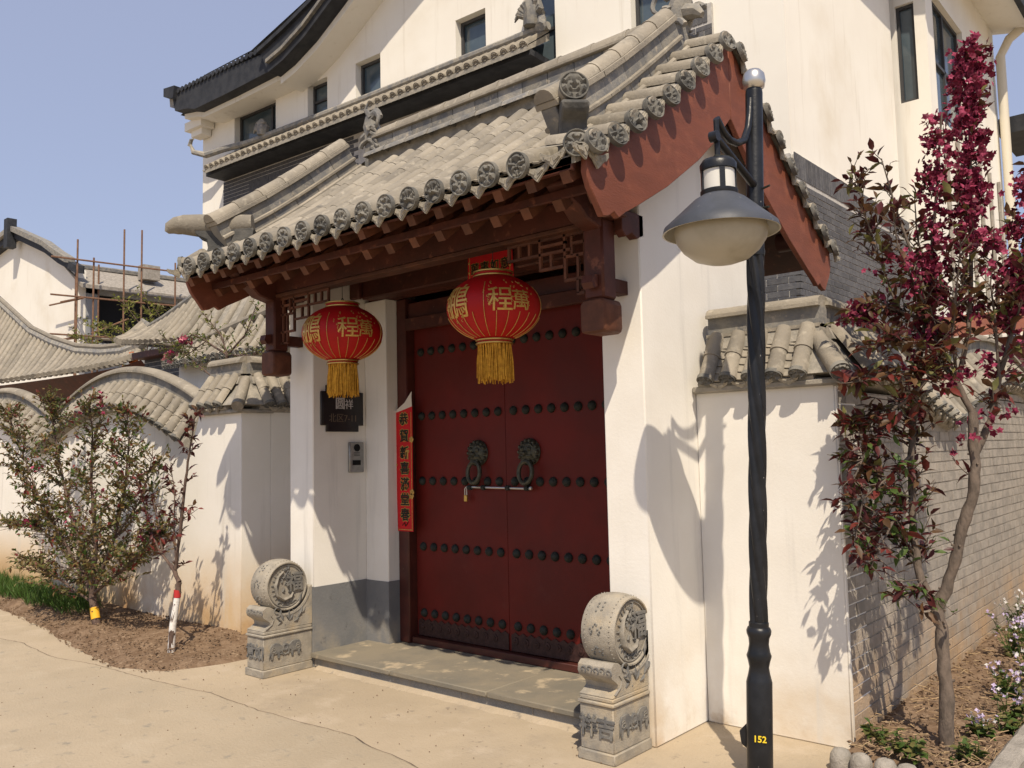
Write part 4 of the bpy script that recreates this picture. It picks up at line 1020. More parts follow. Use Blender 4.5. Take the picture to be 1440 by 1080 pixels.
m_ = len(sh); n_ = 48
mb = MB(); mb.sheet([[MH @ V((r_*math.cos(2*math.pi*k/n_), r_*math.sin(2*math.pi*k/n_), z_)) for k in range(n_+1)] for r_, z_ in sh[:6]])
mb.build('shade', greypaint, lp, 50)
mb = MB(); mb.sheet([[MH @ V((r_*math.cos(2*math.pi*k/n_), r_*math.sin(2*math.pi*k/n_), z_)) for k in range(n_+1)] for r_, z_ in sh[5:]])
mb.build('shade_lining', milk, lp, 50)
MB().lathe([(.205, 2.64), (.215, 2.61), (.205, 2.56), (.175, 2.515), (.125, 2.475), (.07, 2.457), (.01, 2.45)], 40, M=MH).build('globe', milk, lp, 70)
text('post_number', '152', .042, .002, yellowp, lp, ML @ frame(V((math.cos(rad(-65))*.0635, math.sin(rad(-65))*.0635, .205)), V((-math.sin(rad(-65)), math.cos(rad(-65)), 0)), V((0, 0, 1)), V((math.cos(rad(-65)), math.sin(rad(-65)), 0))), .001)
MB().prism([(-.10, .21), (-.055, .26), (-.055, .13), (-.09, .15)], -.018, .004, ax='y', M=ML).build('hand_hole_cover', blackpaint, lp, bevel=.004)

# ------------------------------------------------------------------ the villa behind
va = thing('villa', 'tall cream villa with dark curved gable roof and brick lower storey behind the gate', 'house', (-9, 12, 0))
SK = .045; VX = -3.63; VY = 9.0
def vf(x, off=0.0): return V((x, 9.163+SK*x-off, 0))      # point on the facade line
fu = V((-1, -SK, 0)).normalized(); fn = V((SK, -1, 0)).normalized()
def vbox(name, x0, x1, z0, z1, o0, o1, m, par=va, bevel=0, smooth=40):
    """box on the facade: o0..o1 = outward offsets"""
    a, b = vf(x0), vf(x1); mb = MB()
    vs = [p+fn*o+V((0, 0, z)) for z in (z0, z1) for p, o in ((a, o0), (b, o0), (b, o1), (a, o1))]
    mb.add(vs, [(3, 2, 1, 0), (4, 5, 6, 7), (0, 1, 5, 4), (1, 2, 6, 5), (2, 3, 7, 6), (3, 0, 4, 7)]); return mb.build(name, m, par, smooth, bevel)
XLv = -15.0
wins = [(-13.97, -12.73, 6.95, 7.95), (-11.85, -11.34, 7.2, 7.93), (-10.64, -10.06, 7.2, 7.94), (-8.47, -7.90, 7.2, 7.93), (-7.22, -6.70, 6.75, 8.05), (-5.55, -4.95, 6.2, 7.6)]
def gz(x):   # underside of the roof on the gable
    k = [(-15.0, 7.97), (-14.3, 7.95), (-12.05, 7.97), (-11.6, 8.03), (-11.05, 8.24), (-10.41, 8.58), (-9.2, 9.3), (-8.0, 9.95), (-6.8, 9.3), (-5.6, 8.85), (-3.6, 8.6)]
    for (a, za), (b, zb) in zip(k, k[1:]):
        if a <= x <= b: return za+(zb-za)*(x-a)/(b-a)
    return k[0][1]
# facade as vertical strips with window openings
cuts = sorted(set([XLv, VX]+[w_[0] for w_ in wins]+[w_[1] for w_ in wins]+[-14.3, -12.05, -11.6, -11.05, -10.41, -9.2, -8.0, -6.8]))
mb = MB()
def strip(a, b, z0, z1a, z1b):
    p = [vf(a), vf(b)]
    vs = [p[0]+V((0, 0, z0)), p[1]+V((0, 0, z0)), p[1]+V((0, 0, z1b)), p[0]+V((0, 0, z1a))]; vs += [q-fn*.22 for q in vs]
    mb.add(vs, [(0, 1, 2, 3), (7, 6, 5, 4), (0, 4, 5, 1), (1, 5, 6, 2), (2, 6, 7, 3), (3, 7, 4, 0)])
for a, b in zip(cuts, cuts[1:]):
    w_ = [q for q in wins if q[0] <= a+1e-6 and q[1] >= b-1e-6]
    if w_: strip(a, b, 0, w_[0][2], w_[0][2]); strip(a, b, w_[0][3], gz(a)+.2, gz(b)+.2)
    else: strip(a, b, 0, gz(a)+.2, gz(b)+.2)
mb.build('gable_wall', villa_p, va, 0)
for i, (a, b, z0, z1) in enumerate(wins):
    wn = vbox('window', a, b, z0, z1, -.20, -.16, glass)
    fwid = .045
    for (p, q, r_, s_) in ((a, b, z0, z0+fwid), (a, b, z1-fwid, z1), (a, a+fwid, z0+fwid, z1-fwid), (b-fwid, b, z0+fwid, z1-fwid)):
        vbox('frame_bar', p, q, r_, s_, -.159, -.12, frame_m, wn)
    if i == 0: vbox('mullion', b-.30, b-.25, z0+fwid, z1-fwid, -.158, -.125, frame_m, wn)
    if i in (1, 4, 5): vbox('transom', a+fwid, b-fwid, z0+(.42 if i == 1 else .55), z0+(.46 if i == 1 else .59), -.158, -.125, frame_m, wn)
    vbox('curtain', a+.05, b-.05, z0+.05, z1-.05, -.219, -.205, rawconc if i == 5 else greyblue, wn)
# gable roof (two parts: low kicked eave, then steeper verge)
def verge(pts_lo, pts_hi, y0, y1, m, name):
    poly = pts_lo+pts_hi[::-1]; mb = MB(); n = len(poly)
    vs = [vf(x)+fn*y0+V((0, 0, z)) for x, z in poly]+[vf(x)+fn*y1+V((0, 0, z)) for x, z in poly]
    mb.add(vs, [tuple(range(n))[::-1], tuple(range(n, 2*n))]+[(i, (i+1) % n, n+(i+1) % n, n+i) for i in range(n)])
    return mb.build(name, m, va, 30)
loA = [(-14.95, 8.12), (-14.55, 8.06), (-14.29, 7.98), (-13.27, 7.99), (-12.0, 8.03)]; hiA = [(-15.08, 8.54), (-14.64, 8.50), (-13.67, 8.45), (-12.71, 8.40), (-12.15, 8.38)]
loB = [(-11.99, 7.96), (-11.6, 8.05), (-11.05, 8.27), (-10.41, 8.63), (-9.2, 9.35), (-8.0, 10.0), (-6.8, 9.35), (-5.6, 8.9), (-3.0, 8.45)]; hiB = [(-12.22, 8.38), (-11.53, 8.56), (-10.84, 8.78), (-10.2, 9.08), (-9.0, 9.85), (-8.0, 10.45), (-7.0, 9.85), (-5.5, 9.3), (-2.9, 8.85)]
verge(loA, hiA, .12, .62, darktile, 'verge_board'); verge(loB, hiB, .14, .70, darktile, 'verge_board')
# stepped mouldings along the verge
verge([(x, z-.04) for x, z in [(p[0], p[1]) for p in hiB]], [(x, z+.03) for x, z in hiB], .60, .76, darktile, 'verge_moulding')
verge([(x, z+.14) for x, z in loB], [(x, z+.20) for x, z in loB], .7005, .76, tile_dark, 'verge_moulding')
verge([(x, z-.09) for x, z in loA], [(x, z-.002) for x, z in loA], .0, .42, villa_p, 'eave_soffit')
verge([(x, z-.12) for x, z in loB], [(x, z-.002) for x, z in loB], .0, .45, villa_p, 'eave_soffit')
# eave end of the villa roof with its stepped corbel
vbox('eave_corbel', -15.15, -14.6, 7.86, 8.02, .02, .30, villa_p); vbox('eave_corbel', -15.05, -14.7, 7.74, 7.86, .02, .22, villa_p)
verge([(-15.22, 8.44), (-14.9, 8.32)], [(-15.22, 8.60), (-14.85, 8.56)], .10, .70, darktile, 'eave_tip')
verge([(-15.12, 8.24), (-14.9, 8.14)], [(-15.15, 8.44), (-14.9, 8.40)], .12, .62, tile_dark, 'eave_tip')
bump_ = MB().tube([(0, -.3, 0), (0, .3, 0)], .05, 8).mesh('roof_tile', darktile, 60)
for k in range(22):
    x = -14.8+k*.125; p = vf(x)+fn*.35+V((0, 0, 8.455-.0006*k+.012)); put(bpy.data.objects.new('roof_tile', bump_), va, frame(p, -fu, -fn, V((0, 0, 1))))
MB().tube([vf(-14.9)+fn*.4+V((0, 0, 8.66)), vf(-14.2)+fn*.4+V((0, 0, 8.70)), vf(-12.4)+fn*.4+V((0, 0, 8.72))], .010, 5).build('lightning_wire', ironstud, va)
# roof planes behind the gable
MB().add([vf(-15.8)+V((0, 0, 8.45)), vf(-8)+V((0, 0, 10.45)), vf(-8)+V((0, 9, 10.45)), vf(-15.8)+V((0, 9, 8.45))], [(0, 1, 2, 3)]).build('roof', darktile, va)
MB().add([vf(-3.0)+V((0, 0, 8.75)), vf(-8)+V((0, 0, 10.35)), vf(-8)+V((0, 9, 10.45)), vf(-3.0)+V((0, 4, 8.85))], [(0, 1, 2, 3)]).build('roof', darktile, va)
MB().box((-14.9, 9.0, 0), (-14.6, 17, 8.0)).build('far_side_wall', villa_p, va)
# pent roof over the brick storey
pz0, pz1 = 6.80, 7.20
mb = MB(); a, b = vf(-14.1), vf(-6.8)
for (q, o0, z0, o1, z1) in (((a, b), .0, 7.19, .52, 6.82),):
    mb.add([q[0]+fn*o0+V((0, 0, z0)), q[1]+fn*o0+V((0, 0, z0)), q[1]+fn*o1+V((0, 0, z1)), q[0]+fn*o1+V((0, 0, z1)), q[0]+fn*o0+V((0, 0, z0-.1)), q[1]+fn*o0+V((0, 0, z0-.1)), q[1]+fn*o1+V((0, 0, z1-.06)), q[0]+fn*o1+V((0, 0, z1-.06))], [(0, 1, 2, 3), (7, 6, 5, 4), (0, 3, 7, 4), (1, 5, 6, 2), (3, 2, 6, 7)])
mb.build('pent_roof', mortar, va, 0)
PT = half_tube(.62, .055, 7, .002).mesh('pent_tile', tile, 60); PD = disc_mesh(.060, .02, 3).mesh('tile_disc', tile, 35); PDr = drip_mesh(.10, .07).mesh('drip_tile', tile_drip, 30)
nP = 46
for k in range(nP):
    x = -14.05+k*(7.2/(nP-1)); top = vf(x)+V((0, 0, 7.20)); y_ = (fn*.52+V((0, 0, -.37))).normalized(); xx = -fu; zz = xx.cross(y_)
    if zz.z < 0: xx = -xx; zz = xx.cross(y_)
    put(bpy.data.objects.new('pent_tile', PT), va, frame(top+zz*.01, xx, y_, zz)); put(bpy.data.objects.new('tile_disc', PD), va, frame(top+y_*.63+zz*.012, xx, y_, zz))
    if k < nP-1: put(bpy.data.objects.new('drip_tile', PDr), va, frame(top+y_*.64+xx*.08, xx, y_, zz))
MB().tube([vf(-14.75)+fn*.42+V((0, 0, 7.48)), vf(-14.68)+fn*.4+V((0, 0, 7.32)), vf(-14.4)+fn*.32+V((0, 0, 7.22)), vf(-14.0)+fn*.2+V((0, 0, 7.27)), vf(-13.4)+fn*.10+V((0, 0, 7.27))]+[vf(x)+fn*.08+V((0, 0, 7.25)) for x in (-11, -9, -6.75)], [.02, .05, .06, .055, .055, .055, .055, .055], 8).build('pent_ridge', tile_dark, va)
MB().tube([vf(-14.78)+fn*.42+V((0, 0, 7.45)), vf(-14.72)+fn*.42+V((0, 0, 7.56)), vf(-14.64)+fn*.42+V((0, 0, 7.56))], [.04, .035, .015], 7).build('horn', tile_dark, va)
verge([(-14.2, 6.74), (-6.8, 6.74)], [(-14.2, 6.82), (-6.8, 6.82)], .02, .44, darktile, 'pent_soffit')
def beast(c, s, nm='roof_beast', par=va):
    mb = MB(); c = V(c); rg = random.Random(int(c.x*10))
    mb.tube([c+V((0, 0, 0)), c+V((.02*s, 0, .12*s)), c+V((-.03*s, 0, .22*s)), c+V((-.10*s, 0, .24*s))], [.09*s, .10*s, .07*s, .03*s], 8)
    for k in range(8):
        a = rg.uniform(0, 3); mb.tube([c+V((0, 0, .08*s)), c+V((.14*s*math.cos(a), -.05*s, .08*s+.14*s*math.sin(a))), c+V((.17*s*math.cos(a+.4), -.05*s, .08*s+.17*s*math.sin(a+.4)))], [.04*s, .03*s, .008], 6)
    mb.build(nm, tile_dark, par)
beast(vf(-12.95)+fn*.12+V((0, 0, 7.29)), 1.1); beast(vf(-6.98)+fn*.12+V((0, 0, 7.29)), 1.5)
MB().tube([vf(-6.85)+fn*.1+V((0, 0, 7.38)), vf(-6.7)+fn*.3+V((0, 0, 7.15)), vf(-6.6)+fn*.5+V((0, 0, 7.02))], .06, 8).build('pent_hip', tile_dark, va)
# brick storey
vbox('brick_backing', -14.23, -4.46, 0, 6.78, .001, .05, gjoint); vbox('brick_backing', -4.459, VX, 0, 4.78, .001, .05, gjoint)
brickwork(va, vf(-5.4)+fn*.05, tuple(-fu), tuple(fn), 0, .94, 6.0, 6.55, .20, .055, .012, gbrick, 'front_brick', 60, th=.010, soldier=(0, .94, 6.56, 6.78))
brickwork(va, vf(-14.23)+fn*.05, tuple(-fu), tuple(fn), 0, 8.8, 5.86, 6.74, .20, .055, .012, gbrick, 'front_brick', 60, th=.010, top=lambda s: 99 if s < 3.6 else (0), soldier=(.8, 2.9, 6.35, 6.58))
MB().box((-3.66, 9.03, 0), (VX+.0, 12.9, 8.75)).build('side_wall', villa_p, va)
MB().box((VX+.0005, 9.02, 0), (VX+.05, 14.0, 4.78)).build('brick_backing', gjoint, va)
brickwork(va, (VX+.05, 8.95, 0), (0, 1, 0), (1, 0, 0), .0, 4.3, 2.25, 4.50, .24, .062, .012, gbrick, 'brick', 240, th=.010, soldier=(0, 4.3, 4.51, 4.78))
brickwork(va, vf(VX+.05)+fn*.05+V((0, -.0, 0)), tuple(fu), tuple(fn), 0.0, 1.4, 2.25, 4.50, .24, .062, .012, gbrick, 'corner_brick', 200, th=.010)
# projecting bay to the right
MB().box((-4.4, 13.05, 0), (-3.18, 13.25, 6.55)).build('bay_front', villa_p, va)
for a_ in ((-4.4, -3.60, 6.55, 9.2), (-3.34, -3.18, 6.55, 9.2), (-3.60, -3.34, 8.02, 9.2)): MB().box((a_[0], 13.05, a_[2]), (a_[1], 13.25, a_[3])).build('bay_front', villa_p, va)
sw = MB().box((-3.60, 13.15, 6.551), (-3.34, 13.18, 8.019)).build('slit_window', glass, va)
for a_ in ((-3.60, -3.555, 6.551, 8.019), (-3.385, -3.34, 6.551, 8.019), (-3.555, -3.385, 6.551, 6.60), (-3.555, -3.385, 7.97, 8.019)): MB().box((a_[0], 13.11, a_[2]), (a_[1], 13.149, a_[3])).build('frame_bar', frame_m, sw)
for y0, y1, z0, z1 in ((13.2501, 13.42, 0, 9.6), (13.42, 15.2, 0, 6.35), (13.42, 15.2, 8.28, 9.6), (15.2, 17.6, 0, 9.6)): MB().box((-3.42, y0, z0), (-3.18, y1, z1)).build('bay_side', villa_p, va)
bw = MB().box((-3.34, 13.421, 6.351), (-3.30, 15.199, 8.279)).build('bay_window', glass, va)
for y0, y1, z0, z1 in ((13.421, 13.47, 6.351, 8.279), (15.15, 15.199, 6.351, 8.279), (13.47, 15.15, 6.351, 6.40), (13.47, 15.15, 8.23, 8.279), (14.28, 14.33, 6.40, 8.23), (13.47, 15.15, 7.30, 7.35)): MB().box((-3.2995, y0, z0), (-3.26, y1, z1)).build('frame_bar', frame_m, bw)
for k in range(6): MB().tube([(-3.15, 13.6+.7*k, 2.6), (-3.15, 13.6+.7*k, 6.2)], .03, 6).build('pilaster_groove', rawconc, va)
# side eave of the roof, tiles and hooks
MB().add([(-3.2, 12.4, 9.15), (-2.55, 12.4, 9.0), (-2.55, 17.7, 9.0), (-3.2, 17.7, 9.15), (-3.2, 12.4, 9.3), (-2.55, 12.4, 9.07), (-2.55, 17.7, 9.07), (-3.2, 17.7, 9.3)], [(0, 1, 2, 3), (7, 6, 5, 4), (0, 4, 5, 1), (1, 5, 6, 2), (2, 6, 7, 3)]).build('side_eave', villa_p, va, 0)
MB().box((-2.549, 12.4, 8.92), (-2.46, 17.75, 9.18)).build('eave_fascia', darktile, va)
for k in range(34):
    y_ = 12.45+k*.157; put(bpy.data.objects.new('eave_tile', bpy.data.meshes.get('eave_tile') or MB().tube([(-.7, 0, .18), (.05, 0, 0)], .05, 7).mesh('eave_tile', tile, 60)), va, Matrix.Translation((-2.50, y_, 9.22)))
MB().tube([(-2.50, 17.7, 9.2), (-2.42, 17.95, 9.22), (-2.38, 18.1, 9.38), (-2.42, 18.15, 9.5)], [.07, .06, .045, .03], 7).build('hook_tile', tile_dark, va)
MB().tube([(-3.05, 17.45, 0), (-3.05, 17.45, 8.6), (-2.9, 17.5, 8.9), (-2.55, 17.55, 9.15), (-2.45, 17.55, 9.35), (-2.6, 17.5, 9.5)], .08, 10).build('downpipe', pvc, va)
MB().box((-3.2, 17.6, 7.2), (-2.35, 19.2, 7.5)).build('rear_eave', darktile, va)
MB().tube([(-2.35, 19.2, 7.5), (-2.25, 19.5, 7.55), (-2.25, 19.6, 7.8)], [.07, .05, .02], 7).build('hook_tile', tile_dark, va)

# ------------------------------------------------------------------ buildings to the left
def slope_roof(par, R, E, sp, r_, m_t=tile, nseg=1, disc=True):
    """R(t), E(t) for t 0..1 give ridge and eave points; rows of cover tiles run between"""
    L = sum((E((i+1)/30)-E(i/30)).length for i in range(30)); n = max(3, int(L/sp))
    A = [[R(i/24), R(i/24)*.66+E(i/24)*.34+V((0, 0, -.04)), R(i/24)*.33+E(i/24)*.67+V((0, 0, -.05)), E(i/24)] for i in range(25)]
    MB().sheet(A).build('roof_sheet', mortar, par, 60)
    for i in range(n):
        t_ = (i+.5)/n; a, b = R(t_), E(t_); pts = [a+V((0, 0, .02)), a*.66+b*.34+V((0, 0, -.02)), a*.33+b*.67+V((0, 0, -.03)), b+V((0, 0, .02))]
        MB().tube(pts, r_, 7).build('cover_tile', m_t, par, 60)
pv = thing('pavilion', 'grey tiled pavilion roof with concave ridge and upturned tip above the left wall', 'pavilion', (-20, 8.6, 0))
RR = [(-28.5, 9.0, 6.80), (-26.66, 8.9, 6.08), (-25.14, 8.75, 5.50), (-23.49, 8.6, 4.86), (-21.63, 8.4, 4.38), (-19.88, 8.25, 4.0), (-18.29, 8.1, 3.80), (-17.11, 8.0, 3.72), (-16.42, 8.0, 3.78)]
EE = [(-27.5, 7.4, 3.75), (-25.9, 7.4, 3.66), (-23.93, 7.4, 3.56), (-22.04, 7.4, 3.49), (-20.36, 7.4, 3.46), (-18.97, 7.45, 3.45), (-17.72, 7.5, 3.445), (-16.69, 7.6, 3.48), (-16.2, 7.8, 3.6)]
def interp(P, t_):
    x = t_*(len(P)-1); i = min(len(P)-2, int(x)); f = x-i; return V(P[i])*(1-f)+V(P[i+1])*f
slope_roof(pv, lambda t_: interp(RR, t_), lambda t_: interp(EE, t_), .26, .07)
MB().tube([V(p)+V((0, 0, .08)) for p in RR]+[V((-16.2, 8.0, 4.0)), V((-16.12, 8.0, 4.2))], [.10]*9+[.06, .03], 8).build('ridge', tile_dark, pv)
MB().tube([V(p)+V((0, -.02, .20)) for p in RR[:-1]], .06, 8).build('ridge_cap', tile, pv)
MB().sheet([[V(p)+V((0, .1, -.06)) for p in EE], [V(p)+V((0, .5, -.5)) for p in EE]]).build('eave_boarding', timber, pv)
MB().box((-27, 8.0, 0), (-17.2, 8.3, 3.3)).build('wall', timber, pv)
MB().box((-16.6, 7.85, 3.50), (-16.42, 7.95, 3.72)).build('rafter_end', orange, pv)
nbg = thing('neighbour_gate', 'second gatehouse with grey tiled roof half hidden behind the eave of the main gate', 'gatehouse', (-12, 7, 0))
R2 = [(-14.75, 7.2, 4.02), (-14.45, 7.2, 3.86), (-13.9, 7.2, 3.95), (-13.1, 7.2, 4.15), (-12.0, 7.2, 4.42), (-10.4, 7.2, 4.78), (-9.0, 7.2, 5.0)]
E2 = [(-14.45, 6.6, 3.62), (-14.2, 6.55, 3.55), (-13.6, 6.5, 3.48), (-12.9, 6.5, 3.42), (-12.0, 6.5, 3.37), (-10.4, 6.5, 3.35), (-9.0, 6.5, 3.35)]
slope_roof(nbg, lambda t_: interp(R2, t_), lambda t_: interp(E2, t_), .22, .06)
MB().tube([V(p)+V((0, 0, .06)) for p in R2], [.03, .06, .07, .07, .07, .07, .07], 8).build('ridge', tile_dark, nbg)
MB().box((-13.9, 6.85, 0), (-9, 7.1, 3.40)).build('wall_core', gjoint, nbg)
brickwork(nbg, (-13.9, 6.85, 0), (1, 0, 0), (0, -1, 0), 0, 4.5, 2.35, 3.35, .24, .06, .012, gbrick, 'brick', 110, th=.010)
MB().box((-13.9, 6.62, 3.26), (-9, 6.84, 3.36)).build('eave_board', timber, nbg)
nbw = thing('side_coping', 'short run of tiled coping with round tile ends in front of the neighbour\'s brick wall', 'coping', (-10, 6, 0))
R3 = [(-11.3, 6.1, 3.06), (-10.8, 6.1, 3.16), (-9.6, 6.1, 3.32), (-8.2, 6.1, 3.5)]; E3 = [(-11.15, 5.75, 2.86), (-10.7, 5.72, 2.85), (-9.5, 5.7, 2.85), (-8.2, 5.7, 2.85)]
slope_roof(nbw, lambda t_: interp(R3, t_), lambda t_: interp(E3, t_), .17, .055)
MB().tube([V(p)+V((0, 0, .05)) for p in R3], .06, 8).build('ridge', tile, nbw); MB().box((-11.2, 6.0, 0), (-8.2, 6.2, 2.9)).build('wall', plaster, nbw)
for k in range(18):
    p = interp(E3, (k+.5)/18); put(bpy.data.objects.new('tile_disc', discS[k % 2]), nbw, frame(p+V((0, -.01, .02)), V((-1, 0, 0)), V((0, -1, -.1)).normalized(), V((0, -.1, 1)).normalized()) @ Matrix.Scale(1.2, 4))
# far cream house with a dark gable verge, its side under construction
fh = thing('far_house', 'cream gabled house with charcoal verge and a bare concrete side under construction, far left', 'house', (-38, 16, 0))
GY = 14.0
gp = [(-48, 0), (-33.85, 0), (-33.85, 8.95), (-36.2, 10.0), (-39.65, 11.25), (-42.1, 10.95), (-48, 9.2)]
MB().prism(gp, GY, GY+.3, ax='y').build('gable_wall', villa_p, fh, 0)
def fv(lo, th, y0, y1, m, nm): MB().prism(lo+[(x, z+th) for x, z in reversed(lo)], GY-y0, GY-y1, ax='y').build(nm, m, fh, 30)
fv([(-39.62, 11.22), (-36.2, 9.98), (-34.9, 9.35), (-33.3, 8.72)], .30, 0, .35, darktile, 'verge_board'); fv([(-39.62, 11.50), (-36.2, 10.26), (-34.9, 9.63), (-33.9, 9.2)], .22, .1, .5, tile_dark, 'verge_tiles')
fv([(-48, 9.1), (-42.1, 10.92), (-39.64, 11.22)], .30, 0, .35, darktile, 'verge_board'); fv([(-48, 9.38), (-42.1, 11.2), (-39.64, 11.50)], .22, .1, .5, tile_dark, 'verge_tiles')
fv([(-39.85, 10.75), (-39.45, 10.75)], 1.25, .25, .62, darktile, 'apex_ornament')
MB().lathe([(.32, 0), (.32, .05)], 16, M=frame(V((-42.55, GY-.01, 8.9)), V((1, 0, 0)), V((0, 0, 1)), V((0, -1, 0)))).build('round_vent', blackm, fh)
XS = -33.8
MB().box((XS-.3, GY+.31, 0), (XS, 22, 6.2)).box((XS-.3, GY+.31, 6.2), (XS, GY+.75, 8.3)).box((XS-.3, GY+.31, 8.1), (XS, 22, 8.4)).build('side_wall', greyblue, fh)
MB().box((XS-.28, GY+.75, 6.2), (XS-.2, 22, 8.1)).build('unglazed_opening', blackm, fh)
MB().add([(XS+.5, GY-.1, 8.35), (XS+.5, 22, 8.40), (XS-1.2, 22, 9.35), (XS-1.2, GY-.1, 9.3), (XS+.5, GY-.1, 8.2), (XS+.5, 22, 8.25)], [(0, 1, 2, 3), (0, 4, 5, 1), (0, 3, 4)]).build('unfinished_eave', rawconc, fh, 0)
MB().tube([(XS-1.2, GY+.5, 9.35), (XS-1.2, 22, 9.45)], .12, 6).build('roof_ridge', tile_dark, fh)
MB().box((XS-.6, 16.6, 9.0), (XS-.1, 17.3, 9.6)).build('concrete_block', rawconc, fh)
sc = thing('scaffold', 'rusty pole scaffold against the unfinished side of the far house', 'scaffold', (-33, 16, 0))
def pole(a, b): MB().tube([a, b], .034, 6).build('pole', rustp, sc)
sxs = XS+.95
for y_, zt in ((13.55, 9.9), (14.15, 9.3), (15.3, 10.6), (16.0, 10.7), (17.4, 9.6), (19.4, 9.2)): pole((sxs, y_, 3), (sxs, y_, zt))
for y_, zt in ((13.75, 9.0), (14.6, 9.2)): pole((sxs-.6, y_, 3), (sxs-.6, y_, zt))
for z_ in (6.3, 7.75, 9.15): pole((sxs+.06, 12.6, z_-.05), (sxs+.06, 20.5, z_+.15))
for z_ in (6.2, 7.65): pole((sxs+.4, 13.6, z_), (sxs-1.3, 13.5, z_+.05)); pole((sxs-2.6, 13.6, z_+.1), (sxs+.3, 13.66, z_))
pole((sxs, 14.1, 6.4), (sxs, 15.5, 7.1)); MB().box((sxs-.5, 13.4, 6.25), (sxs-.1, 19, 6.30)).build('plank', rawconc, sc)
# building and gate beyond the right-hand wall
rg_ = thing('rear_gate', 'far gate roof with a red beam beyond the right brick wall', 'gatehouse', (-2.5, 12, 0))
MB().box((-2.9, 11.2, 2.55), (4, 11.35, 2.80)).build('red_beam', redwood, rg_); MB().box((-2.9, 11.5, 0), (4, 11.7, 2.6)).build('wall', plaster, rg_)
R4 = [(-2.9, 11.9, 3.2), (4, 11.9, 3.2)]; E4 = [(-2.9, 11.0, 2.82), (4, 11.0, 2.82)]
MB().sheet([[V(p) for p in R4], [V(p) for p in E4]]).build('roof_sheet', redwood, rg_)
sv = thing('side_villa', 'pale house with grey window band at the right edge behind the blossom', 'house', (2, 24, 0))
MB().box((-2.2, 24, 0), (10, 32, 7.4)).build('wall', villa_p, sv); MB().box((-2.0, 23.9, 4.2), (2.2, 23.99, 6.0)).build('window', glass, sv); MB().box((-2.5, 23.5, 7.4), (10.3, 32, 7.8)).build('roof', darktile, sv)

# ------------------------------------------------------------------ vegetation
def leafmesh(name, P, D, Nn, L, Wd, mats, mi, parent, kind='stuff', shape='leaf'):
    P, D, Nn = np.array(P, float), np.array(D, float), np.array(Nn, float); L = np.array(L)[:, None]; Wd = np.array(Wd)[:, None]
    D /= np.linalg.norm(D, axis=1)[:, None]+1e-9; S = np.cross(D, Nn); S /= np.linalg.norm(S, axis=1)[:, None]+1e-9; Nn = np.cross(S, D)
    n = len(P)
    v = np.stack([P, P+D*L*.22+S*Wd*.72+Nn*Wd*.3, P+D*L*.58+S*Wd*.86+Nn*Wd*.3-Nn*L*.03, P+D*L*.5, P+D*L*.22-S*Wd*.72+Nn*Wd*.3, P+D*L*.58-S*Wd*.86+Nn*Wd*.3-Nn*L*.03, P+D*L-Nn*L*.18], 1).reshape(-1, 3)
    if parent: v = v-np.array(W[parent.name].translation)
    base = (np.arange(n)*7)[:, None]
    f = np.concatenate([base+np.array([t_]) for t_ in ((0, 3, 1), (1, 3, 2), (2, 3, 6), (0, 4, 3), (4, 5, 3), (5, 6, 3))], 1).reshape(-1, 3)
    me = bpy.data.meshes.new(name); me.vertices.add(len(v)); me.vertices.foreach_set('co', v.ravel())
    me.loops.add(f.size); me.loops.foreach_set('vertex_index', f.ravel().astype(np.int32))
    me.polygons.add(len(f)); me.polygons.foreach_set('loop_start', np.arange(0, f.size, 3, dtype=np.int32))
    me.polygons.foreach_set('material_index', np.repeat(np.array(mi, dtype=np.int32), 6)); me.polygons.foreach_set('use_smooth', [True]*len(f))
    for m in mats: me.materials.append(m)
    me.update(calc_edges=True); me.validate()
    o = bpy.data.objects.new(name, me); put(o, parent, W[parent.name] if parent else None); tag(o, kind=kind); return o
def smooth_line(br, rg, wob, k=4):
    out = []
    for (a, b) in zip(br, br[1:]):
        for j in range(k):
            f = j/k; p = V(a[:3])*(1-f)+V(b[:3])*f; r_ = a[3]*(1-f)+b[3]*f
            if j: p += V((rg.uniform(-1, 1), rg.uniform(-1, 1), rg.uniform(-1, 1)))*wob*min(r_*40, 1)
            out.append((p, r_))
    out.append((V(br[-1][:3]), br[-1][3])); return out
